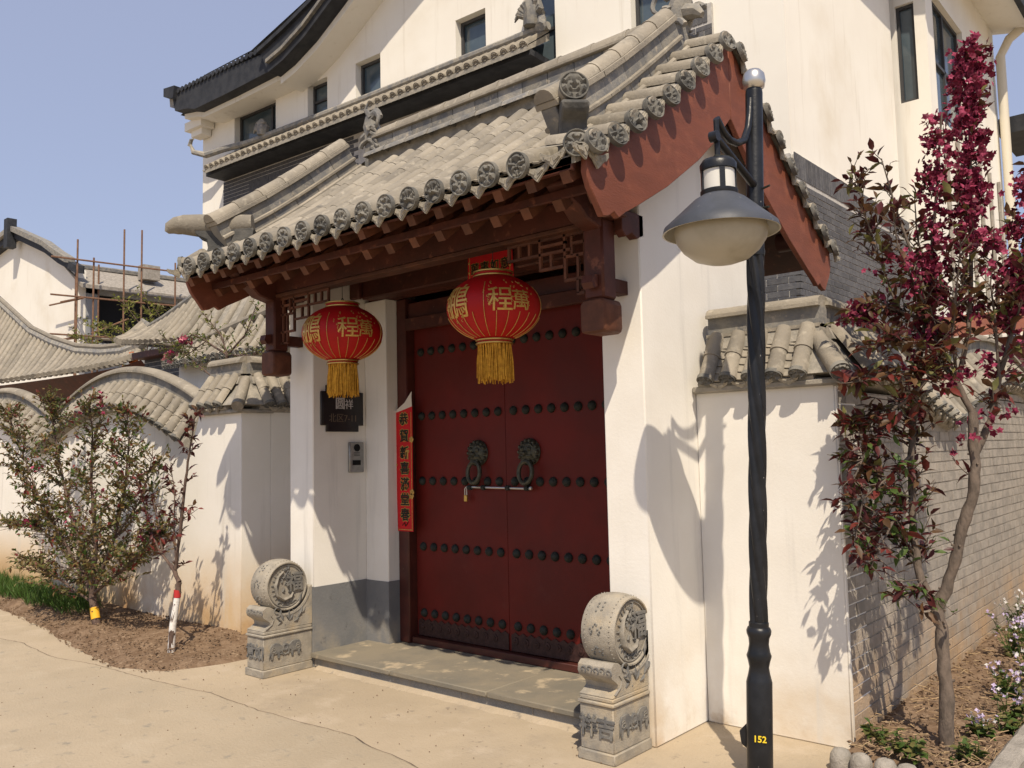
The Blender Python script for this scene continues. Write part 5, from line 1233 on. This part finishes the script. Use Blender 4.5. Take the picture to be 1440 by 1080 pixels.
def tree(t, skel, seed, bmat, twig_n, twig_len, spread, leafs, lrange, mats, blossoms=None, wob=.006, density=None, cluster=0):
    """skel: list of branches, first one is the trunk; leafs: leaves per metre of twig"""
    rg = random.Random(seed); paths = [smooth_line(b, rg, wob) for b in skel]; twigs = MB(); LP, LD, LN, LL, LW, LM = [], [], [], [], [], []; tips = []
    for bi, pth in enumerate(paths):
        mb = MB(); mb.tube([p for p, r_ in pth], [max(r_, .002)*(1+rg.uniform(-.10, .12)) for p, r_ in pth], 10 if bi == 0 else 7)
        if bi in (0, 2):
            for _ in range(10):
                p, r_ = rg.choice(pth); a = rg.uniform(0, 6.28); d = V((math.cos(a), math.sin(a), .3)); mb.tube([p, p+d*(r_+.008)], [r_*.35, r_*.2], 5)
        mb.build('trunk' if bi == 0 else 'branch', bmat, t, 60)
        if bi == 0: continue
        length = sum((q[0]-p[0]).length for p, q in zip(pth, pth[1:]))
        n = int(twig_n*length)
        for k in range(n):
            f = (rg.random()**.8)*.92+.08; i = min(len(pth)-2, int(f*(len(pth)-1))); p = pth[i][0].lerp(pth[i+1][0], rg.random()); tdir = (pth[i+1][0]-pth[i][0]).normalized()
            if density and rg.random() > density(bi, f, p): continue
            a = rg.uniform(0, 6.28); side = V((math.cos(a), math.sin(a), rg.uniform(-.25, .6))); d = (side*spread+tdir*(1-spread*.5)).normalized()
            L_ = twig_len*rg.uniform(.4, 1.15)*(1.1-.6*f); q1 = p+d*L_*.5; q2 = q1+(d+V((0, 0, rg.uniform(-.2, .45)))).normalized()*L_*.5
            twigs.tube([p, q1, q2], [.0035, .0026, .0015], 4, caps=False); tips.append((q2, bi, f))
            m = max(2, int(leafs*L_))
            for j in range(m):
                u = rg.uniform(.15, 1.0); pp = p.lerp(q1, u*2) if u < .5 else q1.lerp(q2, u*2-1)
                ld = (d*.5+V((rg.gauss(0, .6), rg.gauss(0, .6), rg.gauss(.1, .5)))).normalized()
                LP.append(pp); LD.append(ld); LN.append(V((rg.gauss(0, .5), rg.gauss(0, .5), 1))); s = lrange[0]+(lrange[1]-lrange[0])*rg.random()**1.4*rg.uniform(.7, 1.25); LL.append(s); LW.append(s*rg.uniform(.18, .28)); LM.append(mats[1](bi, f, pp, rg))
    tag(twigs.build('twigs', bmat, t, 0, fix=False), kind='stuff')
    if LP: leafmesh('leaves', LP, LD, LN, LL, LW, mats[0], LM, t)
    if blossoms: blossoms(t, paths, tips, rg)
def flowers(t, name, centres, size, mats, rg, petals=5, parent=None):
    P, D, Nn, L, Wd, MI = [], [], [], [], [], []
    for c in centres:
        ax = V((rg.gauss(0, 1), rg.gauss(0, 1)-.35, rg.gauss(0, .8)+.2)).normalized(); e1 = ax.orthogonal().normalized(); e2 = ax.cross(e1); s = size*rg.uniform(.7, 1.2); mi = rg.randrange(len(mats)); a0 = rg.uniform(0, 6)
        for k in range(petals):
            a = a0+k*2*math.pi/petals; P.append(c); D.append(e1*math.cos(a)+e2*math.sin(a)+ax*.45); Nn.append(ax); L.append(s); Wd.append(s*.42); MI.append(mi)
    if P: leafmesh(name, P, D, Nn, L, Wd, mats, MI, t)

CRAB = [[(-1.27,4.75,0.06,0.044),(-1.26,4.76,0.4,0.040),(-1.27,4.78,0.64,0.037),(-1.29,4.8,0.74,0.041)],
  [(-1.29,4.8,0.74,0.03),(-1.36,4.8,0.9,0.026),(-1.39,4.82,1.09,0.024),(-1.39,4.84,1.31,0.022),(-1.39,4.86,1.54,0.02),(-1.36,4.88,1.84,0.018),(-1.31,4.9,2.14,0.016),(-1.27,4.92,2.44,0.013),(-1.22,4.94,2.83,0.01),(-1.16,4.96,3.37,0.006)],
  [(-1.29,4.8,0.74,0.036),(-1.21,4.82,0.96,0.033),(-1.16,4.84,1.17,0.032),(-1.1,4.86,1.35,0.031),(-1.09,4.88,1.53,0.03),(-1.09,4.9,1.75,0.028)],
  [(-1.09,4.9,1.75,0.022),(-1.15,4.88,1.9,0.02),(-1.21,4.86,2.02,0.018),(-1.24,4.84,2.24,0.014),(-1.29,4.82,2.51,0.01),(-1.37,4.8,2.83,0.007),(-1.43,4.78,3.14,0.004)],
  [(-1.09,4.88,1.53,0.022),(-1.02,4.95,1.71,0.021),(-0.98,5.0,1.93,0.019),(-0.92,5.05,2.15,0.016),(-0.87,5.1,2.41,0.014),(-0.83,5.15,2.71,0.01),(-0.79,5.2,3.06,0.006)],
  [(-1.15,4.88,1.9,0.015),(-1.09,4.92,2.16,0.014),(-1.07,4.95,2.42,0.012),(-1.05,4.98,2.8,0.01),(-1.04,5.0,3.27,0.008),(-1.01,5.02,3.71,0.005)],
  [(-1.24,4.84,2.24,0.01),(-1.34,4.74,2.28,0.008),(-1.46,4.68,2.33,0.006),(-1.59,4.62,2.26,0.004)],
  [(-1.21,4.86,2.02,0.012),(-1.34,4.72,1.83,0.01),(-1.47,4.62,1.73,0.007),(-1.61,4.55,1.69,0.004)],
  [(-1.38,4.84,1.31,0.01),(-1.46,4.74,1.35,0.009),(-1.55,4.66,1.47,0.006),(-1.64,4.6,1.55,0.004)],
  [(-1.38,4.82,1.02,0.009),(-1.45,4.74,1.14,0.008),(-1.51,4.66,1.19,0.006),(-1.6,4.6,1.25,0.004)],
  [(-1.21,4.86,2.02,0.01),(-1.4,4.8,2.33,0.008),(-1.48,4.76,2.65,0.006),(-1.52,4.74,2.85,0.004),(-1.56,4.72,3.11,0.002)]]
CRAB += [[(-1.36,4.88,1.84,0.01),(-1.45,4.7,1.69,0.008),(-1.53,4.55,1.54,0.006),(-1.6,4.45,1.33,0.003)],
  [(-1.39,4.86,1.54,0.01),(-1.43,4.6,1.43,0.008),(-1.51,4.45,1.33,0.005),(-1.55,4.4,1.12,0.003)],
  [(-1.39,4.84,1.31,0.01),(-1.4,4.6,1.25,0.008),(-1.44,4.45,1.09,0.005),(-1.48,4.4,0.99,0.003)],
  [(-1.34,4.8,0.9,0.01),(-1.37,4.7,0.85,0.008),(-1.42,4.6,0.81,0.004)],
  [(-1.24,4.84,2.24,0.009),(-1.28,4.7,2.42,0.007),(-1.32,4.6,2.6,0.005),(-1.32,4.55,2.77,0.003)],
  [(-1.15,4.88,1.9,0.01),(-1.14,4.8,2.15,0.008),(-1.09,4.75,2.4,0.006),(-1.05,4.7,2.6,0.003)],
  [(-1.27,4.92,2.44,0.008),(-1.32,4.95,2.73,0.006),(-1.32,4.95,2.97,0.003)],
  [(-0.98,5.0,1.93,0.01),(-0.97,4.95,2.19,0.008),(-0.97,4.9,2.4,0.005),(-0.94,4.9,2.65,0.003)],
  [(-0.92,5.05,2.15,0.008),(-0.83,4.9,2.31,0.005),(-0.74,4.8,2.42,0.003)],
  [(-1.21,4.86,2.02,0.01),(-1.28,4.65,1.97,0.008),(-1.39,4.5,1.94,0.006),(-1.53,4.4,1.91,0.003)],
  [(-1.21,4.86,2.02,0.01),(-1.22,4.6,2.07,0.008),(-1.32,4.5,2.11,0.006),(-1.42,4.42,2.08,0.003)]]
BUSH = [[(-8.34,3.7,-0.1,0.04),(-8.45,3.7,0.18,0.036),(-8.5,3.7,0.34,0.034)],
  [(-8.5,3.7,0.34,0.02),(-8.96,3.65,0.76,0.016),(-9.55,3.6,1.24,0.012),(-10.1,3.55,1.61,0.007)],
  [(-8.5,3.7,0.34,0.022),(-8.89,3.72,0.83,0.018),(-9.3,3.74,1.38,0.014),(-9.64,3.76,1.98,0.008),(-9.75,3.76,2.29,0.004)],
  [(-8.5,3.7,0.34,0.024),(-8.4,3.68,0.85,0.02),(-8.48,3.66,1.39,0.015),(-8.42,3.64,1.87,0.008),(-8.42,3.6,2.21,0.004)],
  [(-8.5,3.7,0.34,0.02),(-8.08,3.7,0.87,0.016),(-7.92,3.72,1.33,0.013),(-7.88,3.74,1.78,0.008),(-7.98,3.76,2.09,0.004)],
  [(-8.5,3.7,0.34,0.016),(-7.77,3.66,0.64,0.012),(-7.34,3.64,0.85,0.008),(-7.01,3.6,1.05,0.004)],
  [(-8.46,3.7,0.25,0.012),(-8.99,3.6,0.45,0.009),(-9.38,3.55,0.57,0.006),(-9.62,3.5,0.63,0.003)],
  [(-8.96,3.65,0.76,0.009),(-9.63,3.6,0.95,0.006),(-10.12,3.5,0.97,0.003)],
  [(-8.08,3.7,0.87,0.01),(-7.7,3.78,1.26,0.007),(-7.55,3.8,1.65,0.003)],
  [(-9.55,3.6,1.24,0.008),(-10.1,3.58,1.84,0.005),(-10.37,3.56,2.2,0.003)]]
SAP = [[(-6.78,3.58,-0.01,0.026),(-6.75,3.58,0.26,0.024),(-6.7,3.59,0.49,0.022),(-6.69,3.6,0.61,0.022)],
  [(-6.69,3.6,0.61,0.02),(-6.78,3.6,0.71,0.018),(-6.83,3.6,0.74,0.016)],
  [(-6.75,3.6,0.71,0.016),(-6.7,3.6,0.94,0.014),(-6.63,3.6,1.29,0.012),(-6.57,3.6,1.58,0.009),(-6.48,3.6,1.86,0.005),(-6.44,3.6,2.0,0.003)],
  [(-6.81,3.6,0.72,0.013),(-7.01,3.58,0.87,0.01),(-7.11,3.57,1.02,0.008),(-7.25,3.56,1.28,0.006),(-7.34,3.55,1.47,0.003)],
  [(-6.97,3.6,0.84,0.008),(-7.09,3.62,1.04,0.006),(-7.22,3.64,1.28,0.003)],
  [(-6.75,3.6,0.77,0.008),(-6.82,3.62,1.05,0.006),(-6.85,3.64,1.34,0.004),(-6.96,3.66,1.55,0.002)]]
MAG = [[(-8.59,5.0,1.95,0.03),(-8.45,5.0,2.41,0.025),(-8.31,5.0,2.71,0.02)],
  [(-8.31,5.0,2.71,0.014),(-8.66,4.95,2.89,0.01),(-8.87,4.9,2.99,0.006),(-9.24,4.85,2.74,0.004)],
  [(-8.31,5.0,2.71,0.012),(-8.45,5.0,2.95,0.008),(-8.82,5.0,3.23,0.004)],
  [(-8.31,5.0,2.71,0.012),(-8.04,5.05,2.91,0.008),(-7.92,5.1,3.21,0.004)],
  [(-8.66,4.95,2.89,0.007),(-8.99,4.9,2.76,0.005),(-9.49,4.85,3.05,0.003)],
  [(-8.31,5.0,2.71,0.008),(-7.9,5.0,2.67,0.006),(-7.45,5.0,2.73,0.003)],
  [(-8.45,5.0,2.41,0.01),(-8.8,4.95,2.63,0.007),(-9.18,4.9,2.86,0.005),(-9.54,4.85,2.87,0.002)]]
YEL = [[(-19.23,9.5,3.02,0.03),(-19.26,9.5,4.01,0.025)],
  [(-19.26,9.5,4.01,0.015),(-20.15,9.5,4.6,0.01),(-21.68,9.5,5.04,0.004)],
  [(-19.26,9.5,4.01,0.015),(-19.44,9.5,4.7,0.01),(-20.54,9.5,5.51,0.004)],
  [(-19.26,9.5,4.01,0.015),(-18.94,9.5,4.8,0.01),(-19.46,9.5,5.62,0.004)],
  [(-19.26,9.5,4.01,0.012),(-18.28,9.5,4.57,0.008),(-18.94,9.5,5.13,0.004)],
  [(-19.24,9.5,3.52,0.012),(-21.25,9.5,4.19,0.008),(-23.12,9.5,4.92,0.004)],
  [(-19.24,9.5,3.52,0.012),(-20.32,9.5,4.28,0.008),(-22.71,9.5,5.25,0.004)]]


# right crabapple in blossom
ct = thing('crabapple_tree', 'crabapple tree with magenta blossom columns and bronze leaves in front of the brick side wall', 'tree', (-1.27, 4.75, 0))
def cmat(bi, f, p, r):
    if bi in (11, 12, 13): return r.choice([0, 1, 2, 1, 4])
    if p.z < 1.45: return r.choice([1, 1, 0, 4, 4])
    if p.z < 2.1: return r.choice([0, 0, 1, 2, 2, 3])
    return r.choice([1, 0, 1, 3, 0])
def cden(bi, f, p):
    if bi in (6, 7, 8, 9): return .8
    if bi == 1: return .42 if p.z < 1.9 else .22
    if bi == 2: return .02
    if bi == 10: return .45
    if bi in (11, 12, 13): return .42
    if bi in (14, 20, 21): return .8
    if bi > 14: return .28
    return .2
def cblos(t, paths, tips, r):
    c = []
    def along(bi, f0, f1, n, rad_, cl=7):
        pth = paths[bi]
        cents = [r.uniform(f0, f1) for _ in range(max(3, n//7))]
        for _ in range(n):
            f = min(1, max(0, r.choice(cents)+r.gauss(0, .022))); i = min(len(pth)-2, int(f*(len(pth)-1))); p = pth[i][0].lerp(pth[i+1][0], r.random()); a = r.uniform(0, 6.28)
            q = p+V((math.cos(a), math.sin(a), r.uniform(-.4, .4)))*rad_*r.random()**.6
            for _ in range(cl): c.append(q+V((r.gauss(0, .022), r.gauss(0, .022), r.gauss(0, .022))))
    along(1, .62, 1.0, 130, .080, 8); along(5, .52, 1.0, 140, .072, 8); along(5, .78, 1.0, 40, .10); along(4, .55, 1.0, 110, .095, 8)
    along(15, .2, 1, 12, .06, 5); along(18, .2, 1, 16, .06, 5); along(19, .2, 1, 14, .06, 5); along(6, .15, 1.0, 26, .07); along(3, .3, .55, 16, .10, 5); along(10, .1, .5, 10, .08, 4); along(2, .85, 1, 6, .1, 3); along(5, 0, .35, 26, .12, 5); along(4, .15, .45, 18, .12, 4)
    flowers(t, 'blossoms', c, .021, [petal, petal_d, petal_d], r)
CRAB = [[(x_, y_, z_, r_*.84) for x_, y_, z_, r_ in b_] for b_ in CRAB]
tree(ct, CRAB, 21, bark, 105, .22, .8, 38, (.042, .092), ([lf_bronze, lf_maroon, lf_red, lf_olive, lf_green], cmat), cblos, density=cden)
# more leaf sprays low on the left of the trunk
# left crabapple shrub
st_ = thing('crabapple_shrub', 'bushy red-green crabapple shrub with a yellow band on its trunk, by the left wall', 'shrub', (-8.45, 3.7, 0))
def bblos(t, paths, tips, r):
    c = []
    for q, bi, f in tips:
        if r.random() < .008:
            for _ in range(7): c.append(q+V((r.gauss(0, .03), r.gauss(0, .03), r.gauss(0, .03))))
    for _ in range(22): c.append(V((-8.32+r.gauss(0, .045), 3.66, 2.17+r.gauss(0, .05))))
    flowers(t, 'blossoms', c, .020, [petal, petal_d], r)
tree(st_, BUSH, 5, bark_d, 78, .40, .95, 44, (.035, .070), ([lf_gold, lf_olive, lf_green, lf_red], lambda bi, f, p, r: r.choice([0, 0, 0, 0, 1, 1, 1, 2, 2, 3])), bblos)
ba, bb = V(BUSH[0][0][:3]), V(BUSH[0][1][:3])
bc = V(BUSH[0][2][:3]); MB().tube([ba.lerp(bb, .78), bb, bb.lerp(bc, .25)], [.041, .041, .040], 12).build('yellow_band', yelband, st_)
# sapling with lime-washed trunk
sp_ = thing('crabapple_sapling', 'thin sapling with white painted trunk and red band by the left wall', 'sapling', (-6.75, 3.58, 0))
rg_s = random.Random(3); pth = smooth_line(SAP[0], rg_s, .004)
tree(sp_, SAP, 9, bark_d, 30, .16, .85, 58, (.04, .080), ([lf_maroon, lf_red, lf_bronze], lambda bi, f, p, r: r.choice([0, 0, 1, 2])), None, density=lambda bi, f, p: .8)
wb = SAP[0]; MB().tube([(a[0], a[1], a[2]) for a in wb[:3]], [a[3]*1.06+.002 for a in wb[:3]], 12).build('lime_wash', limewash, sp_, 60)
MB().tube([wb[2][:3], tuple(V(wb[2][:3])+V((0, 0, .06)))], wb[2][3]*1.12+.003, 12).build('red_band', redband, sp_, 60)
# magnolia-like tree behind the wall and yellow-green shrub
mg = thing('flowering_tree', 'twiggy young tree with small green leaves and two pink flowers behind the left wall', 'tree', (-8.6, 5.0, 0))
def mblos(t, paths, tips, r):
    c = []
    for ctr, sg in (((-9.02, 4.9, 2.93), .035), ((-9.32, 4.88, 2.80), .05)):
        for _ in range(14): c.append(V(ctr)+V((r.gauss(0, sg), r.gauss(0, sg), r.gauss(0, sg*.6))))
    flowers(t, 'pink_flowers', c, .045, [petal_p, petal], r)
tree(mg, MAG, 15, bark_d, 30, .22, .8, 34, (.035, .06), ([lf_green, lf_olive, lf_yellow], lambda bi, f, p, r: r.choice([0, 1, 1, 2])), mblos)
yl = thing('yellow_green_shrub', 'loose yellow-green shrub in young leaf beyond the pavilion roof', 'shrub', (-18.5, 9.5, 0))
tree(yl, YEL, 17, bark_d, 13, .55, .8, 26, (.07, .12), ([lf_yellow, lf_yellow, lf_olive], lambda bi, f, p, r: r.randrange(3)), None)
# grass by the left wall
rg2 = random.Random(4); P, D, N_, L, Wd, MI = [], [], [], [], [], []
for i in range(5200):
    x = rg2.uniform(-15.5, -8.95); y = 3.72+(x+8.9)*-.035+rg2.uniform(0, .40)+.05*math.sin(x*7)
    if rg2.random() < max(0, (x+9.6)*1.3): continue
    P.append(V((x, y, .07))); D.append(V((rg2.gauss(0, .35), rg2.gauss(-.1, .35), 1))); N_.append(V((rg2.gauss(0, 1), rg2.gauss(0, 1), .1))); L.append(rg2.uniform(.10, .24)); Wd.append(.005); MI.append(rg2.randrange(2))
g_ = leafmesh('grass', P, D, N_, L, Wd, [grassm, lf_green], MI, None); tag(g_, 'thick tuft of green grass along the foot of the left white wall', 'grass')
# planting bed at the right
grid = []
for i in range(70):
    y = 4.36+i*.115; row = []
    for j in range(22):
        x = -1.71+j*.036*(1+.0*i)+(.0 if j < 21 else 0)
        e = min(1, j/1.5)*min(1, (21-j)/2.); ff = min(1, i/2)
        row.append((x, y, -.01+ff*(.045+.05*e+.035*noise.noise(V((x*5, y*5, 2)))+.02*noise.noise(V((x*18, y*18, 4))))))
    grid.append(row)
o = MB().sheet(grid).build('planting_bed', soil, smooth=60); tag(o, kind='structure')
def fR(r):
    y = 4.42+5*r.random()**1.5; return r.uniform(-1.66, -1.02), y, .105+r.uniform(-.01, .012)
o = clods('bed_clods', fR, 1500, .006, .02, soil, 8); tag(o, 'loose brown clods of earth in the planting bed below the brick wall', 'soil')
rg3 = random.Random(12); mb = MB()
for _ in range(420):
    x, y, z = fR(rg3); a = rg3.uniform(0, 6.28); l = rg3.uniform(.03, .11); mb.tube([(x, y, z+.005), (x+l*math.cos(a), y+l*math.sin(a), z+rg3.uniform(0, .02))], rg3.uniform(.0012, .0028), 4)
tag(mb.build('straw_litter', straw, None, 0, fix=False), 'dry straw and fallen twigs scattered on the soil under the crabapple tree', 'litter', kind='stuff')
# rounded kerb stakes and rough kerb
stake = MB().lathe([(.052, 0), (.054, .07), (.050, .10), (.036, .122), (.012, .130)], 14).mesh('kerb_stone', rawconc, 50)
gpK = 'rounded concrete stakes edging the planting bed'
ks = [(-1.66, 4.36), (-1.55, 4.345), (-1.44, 4.335), (-1.33, 4.32), (-1.22, 4.31), (-1.11, 4.30)]
for i, (x, y) in enumerate(ks):
    o = bpy.data.objects.new('kerb_stake', stake); put(o, None, Matrix.Translation((x, y, -.02)) @ Matrix.Rotation(rg3.uniform(0, 6), 4, 'Z') @ Matrix.Rotation(rg3.uniform(-.08, .08), 4, 'X'))
    tag(o, ['rounded concrete stake touching the white wall corner', 'rounded concrete stake, second from the white wall corner', 'rounded concrete stake, third from the white wall corner', 'rounded concrete stake, fourth from the white wall corner', 'rounded concrete stake just below the crabapple trunk', 'rounded concrete stake beside the rough kerb'][i], 'kerb stone', gpK)
A = []
for i in range(46):
    y = 4.36+i*.10; j = .010*noise.noise(V((y*9, 1, 1))); h = .15+.015*noise.noise(V((y*14, 5, 1)))
    A.append([(-1.02+j, y, -.02), (-1.02+j, y, h-.02), (-1.0+j, y, h), (-.93+j, y, h), (-.91+j, y, h-.02), (-.91+j, y, -.02)])
mb = MB().sheet(A); mb.add(A[0], [tuple(range(6))]); mb.add(A[-1], [tuple(range(6))])
o = mb.build('rough_kerb', rawconc, smooth=25); tag(o, 'rough low concrete kerb along the outer side of the planting bed', 'kerb')
# flowering plants
def herb(x, y, h, n, lab, seed, bloom=True, lsz=.05, pm=None):
    r = random.Random(seed); t = thing('flowering_plant' if bloom else 'weed', lab, 'plant', (x, y, .09), 'lilac flowering plants in the bed' if bloom else 'low green weeds in the bed')
    mb = MB(); P, D, N_, L, Wd, MI = [], [], [], [], [], []; cs_ = []
    for k in range(n):
        a = r.uniform(0, 6.28); s = r.uniform(.01, .06); b = V((x+s*math.cos(a), y+s*math.sin(a), .08)); d = V((r.gauss(0, .25), r.gauss(0, .25), 1)).normalized(); hh = h*r.uniform(.6, 1.1)
        q = b+d*hh*.5; e = q+(d+V((r.gauss(0, .2), r.gauss(0, .2), 0))).normalized()*hh*.5
        mb.tube([b, q, e], [.003, .0025, .0015], 4)
        for j in range(9):
            u = r.random(); pp = b.lerp(e, u); P.append(pp); D.append(V((r.gauss(0, 1), r.gauss(0, 1), .3))); N_.append(V((r.gauss(0, .4), r.gauss(0, .4), 1))); z = lsz*r.uniform(.6, 1.3)*(1.2-.6*u); L.append(z); Wd.append(z*.36); MI.append(r.randrange(2))
        if bloom:
            for _ in range(4): cs_.append(e+V((r.gauss(0, .018), r.gauss(0, .018), r.gauss(0, .012))))
    tag(mb.build('stems', lf_green, t, 0, fix=False), kind='stuff'); leafmesh('leaves', P, D, N_, L, Wd, [lf_green, lf_olive], MI, t)
    if bloom: flowers(t, 'blossoms', cs_, .014, pm or [petal_v, petal_v, petal_w], r, 4)
hb = [(-1.50, 7.85, .30, 14, 'white flowering plant right against the foot of the brick wall, farthest from the trunk', [petal_w]), (-1.40, 7.0, .32, 13, 'lilac flowering plant at mid bed, left of the densest clump', None), (-1.18, 6.5, .34, 16, 'densest lilac flowering clump at the right edge of the photo', None), (-1.22, 5.9, .22, 10, 'lilac flowering plant in the bed just right of the crabapple trunk', None),
      (-1.12, 5.45, .16, 8, 'leafy lilac plant leaning on the rough kerb', None), (-1.20, 5.02, .12, 6, 'small lilac flowering plant nearest the foot of the trunk', None), (-1.10, 7.4, .34, 14, 'tall lilac plant behind the clump, by the kerb', None), (-1.30, 8.6, .36, 14, 'lilac flowering plant deepest in the bed', None), (-1.08, 6.1, .26, 12, 'lilac plant overhanging the kerb below the clump', None)]
for i, (x, y, h, n, lab, pm) in enumerate(hb): herb(x, y, h, n, lab, 40+i, pm=pm)
for i, (x, y, lab) in enumerate([(-1.46, 4.55, 'low green weed behind the middle kerb stakes'), (-1.36, 4.48, 'low green weed just left of the trunk foot'), (-1.16, 4.62, 'low broad-leaved weed just right of the trunk foot'), (-1.56, 4.62, 'small weed in the corner between wall and kerb stakes'), (-1.07, 5.2, 'broad-leaved green weed against the rough kerb')]):
    herb(x, y, .10, 6, lab, 70+i, False, .055)
# second crabapple at the right edge
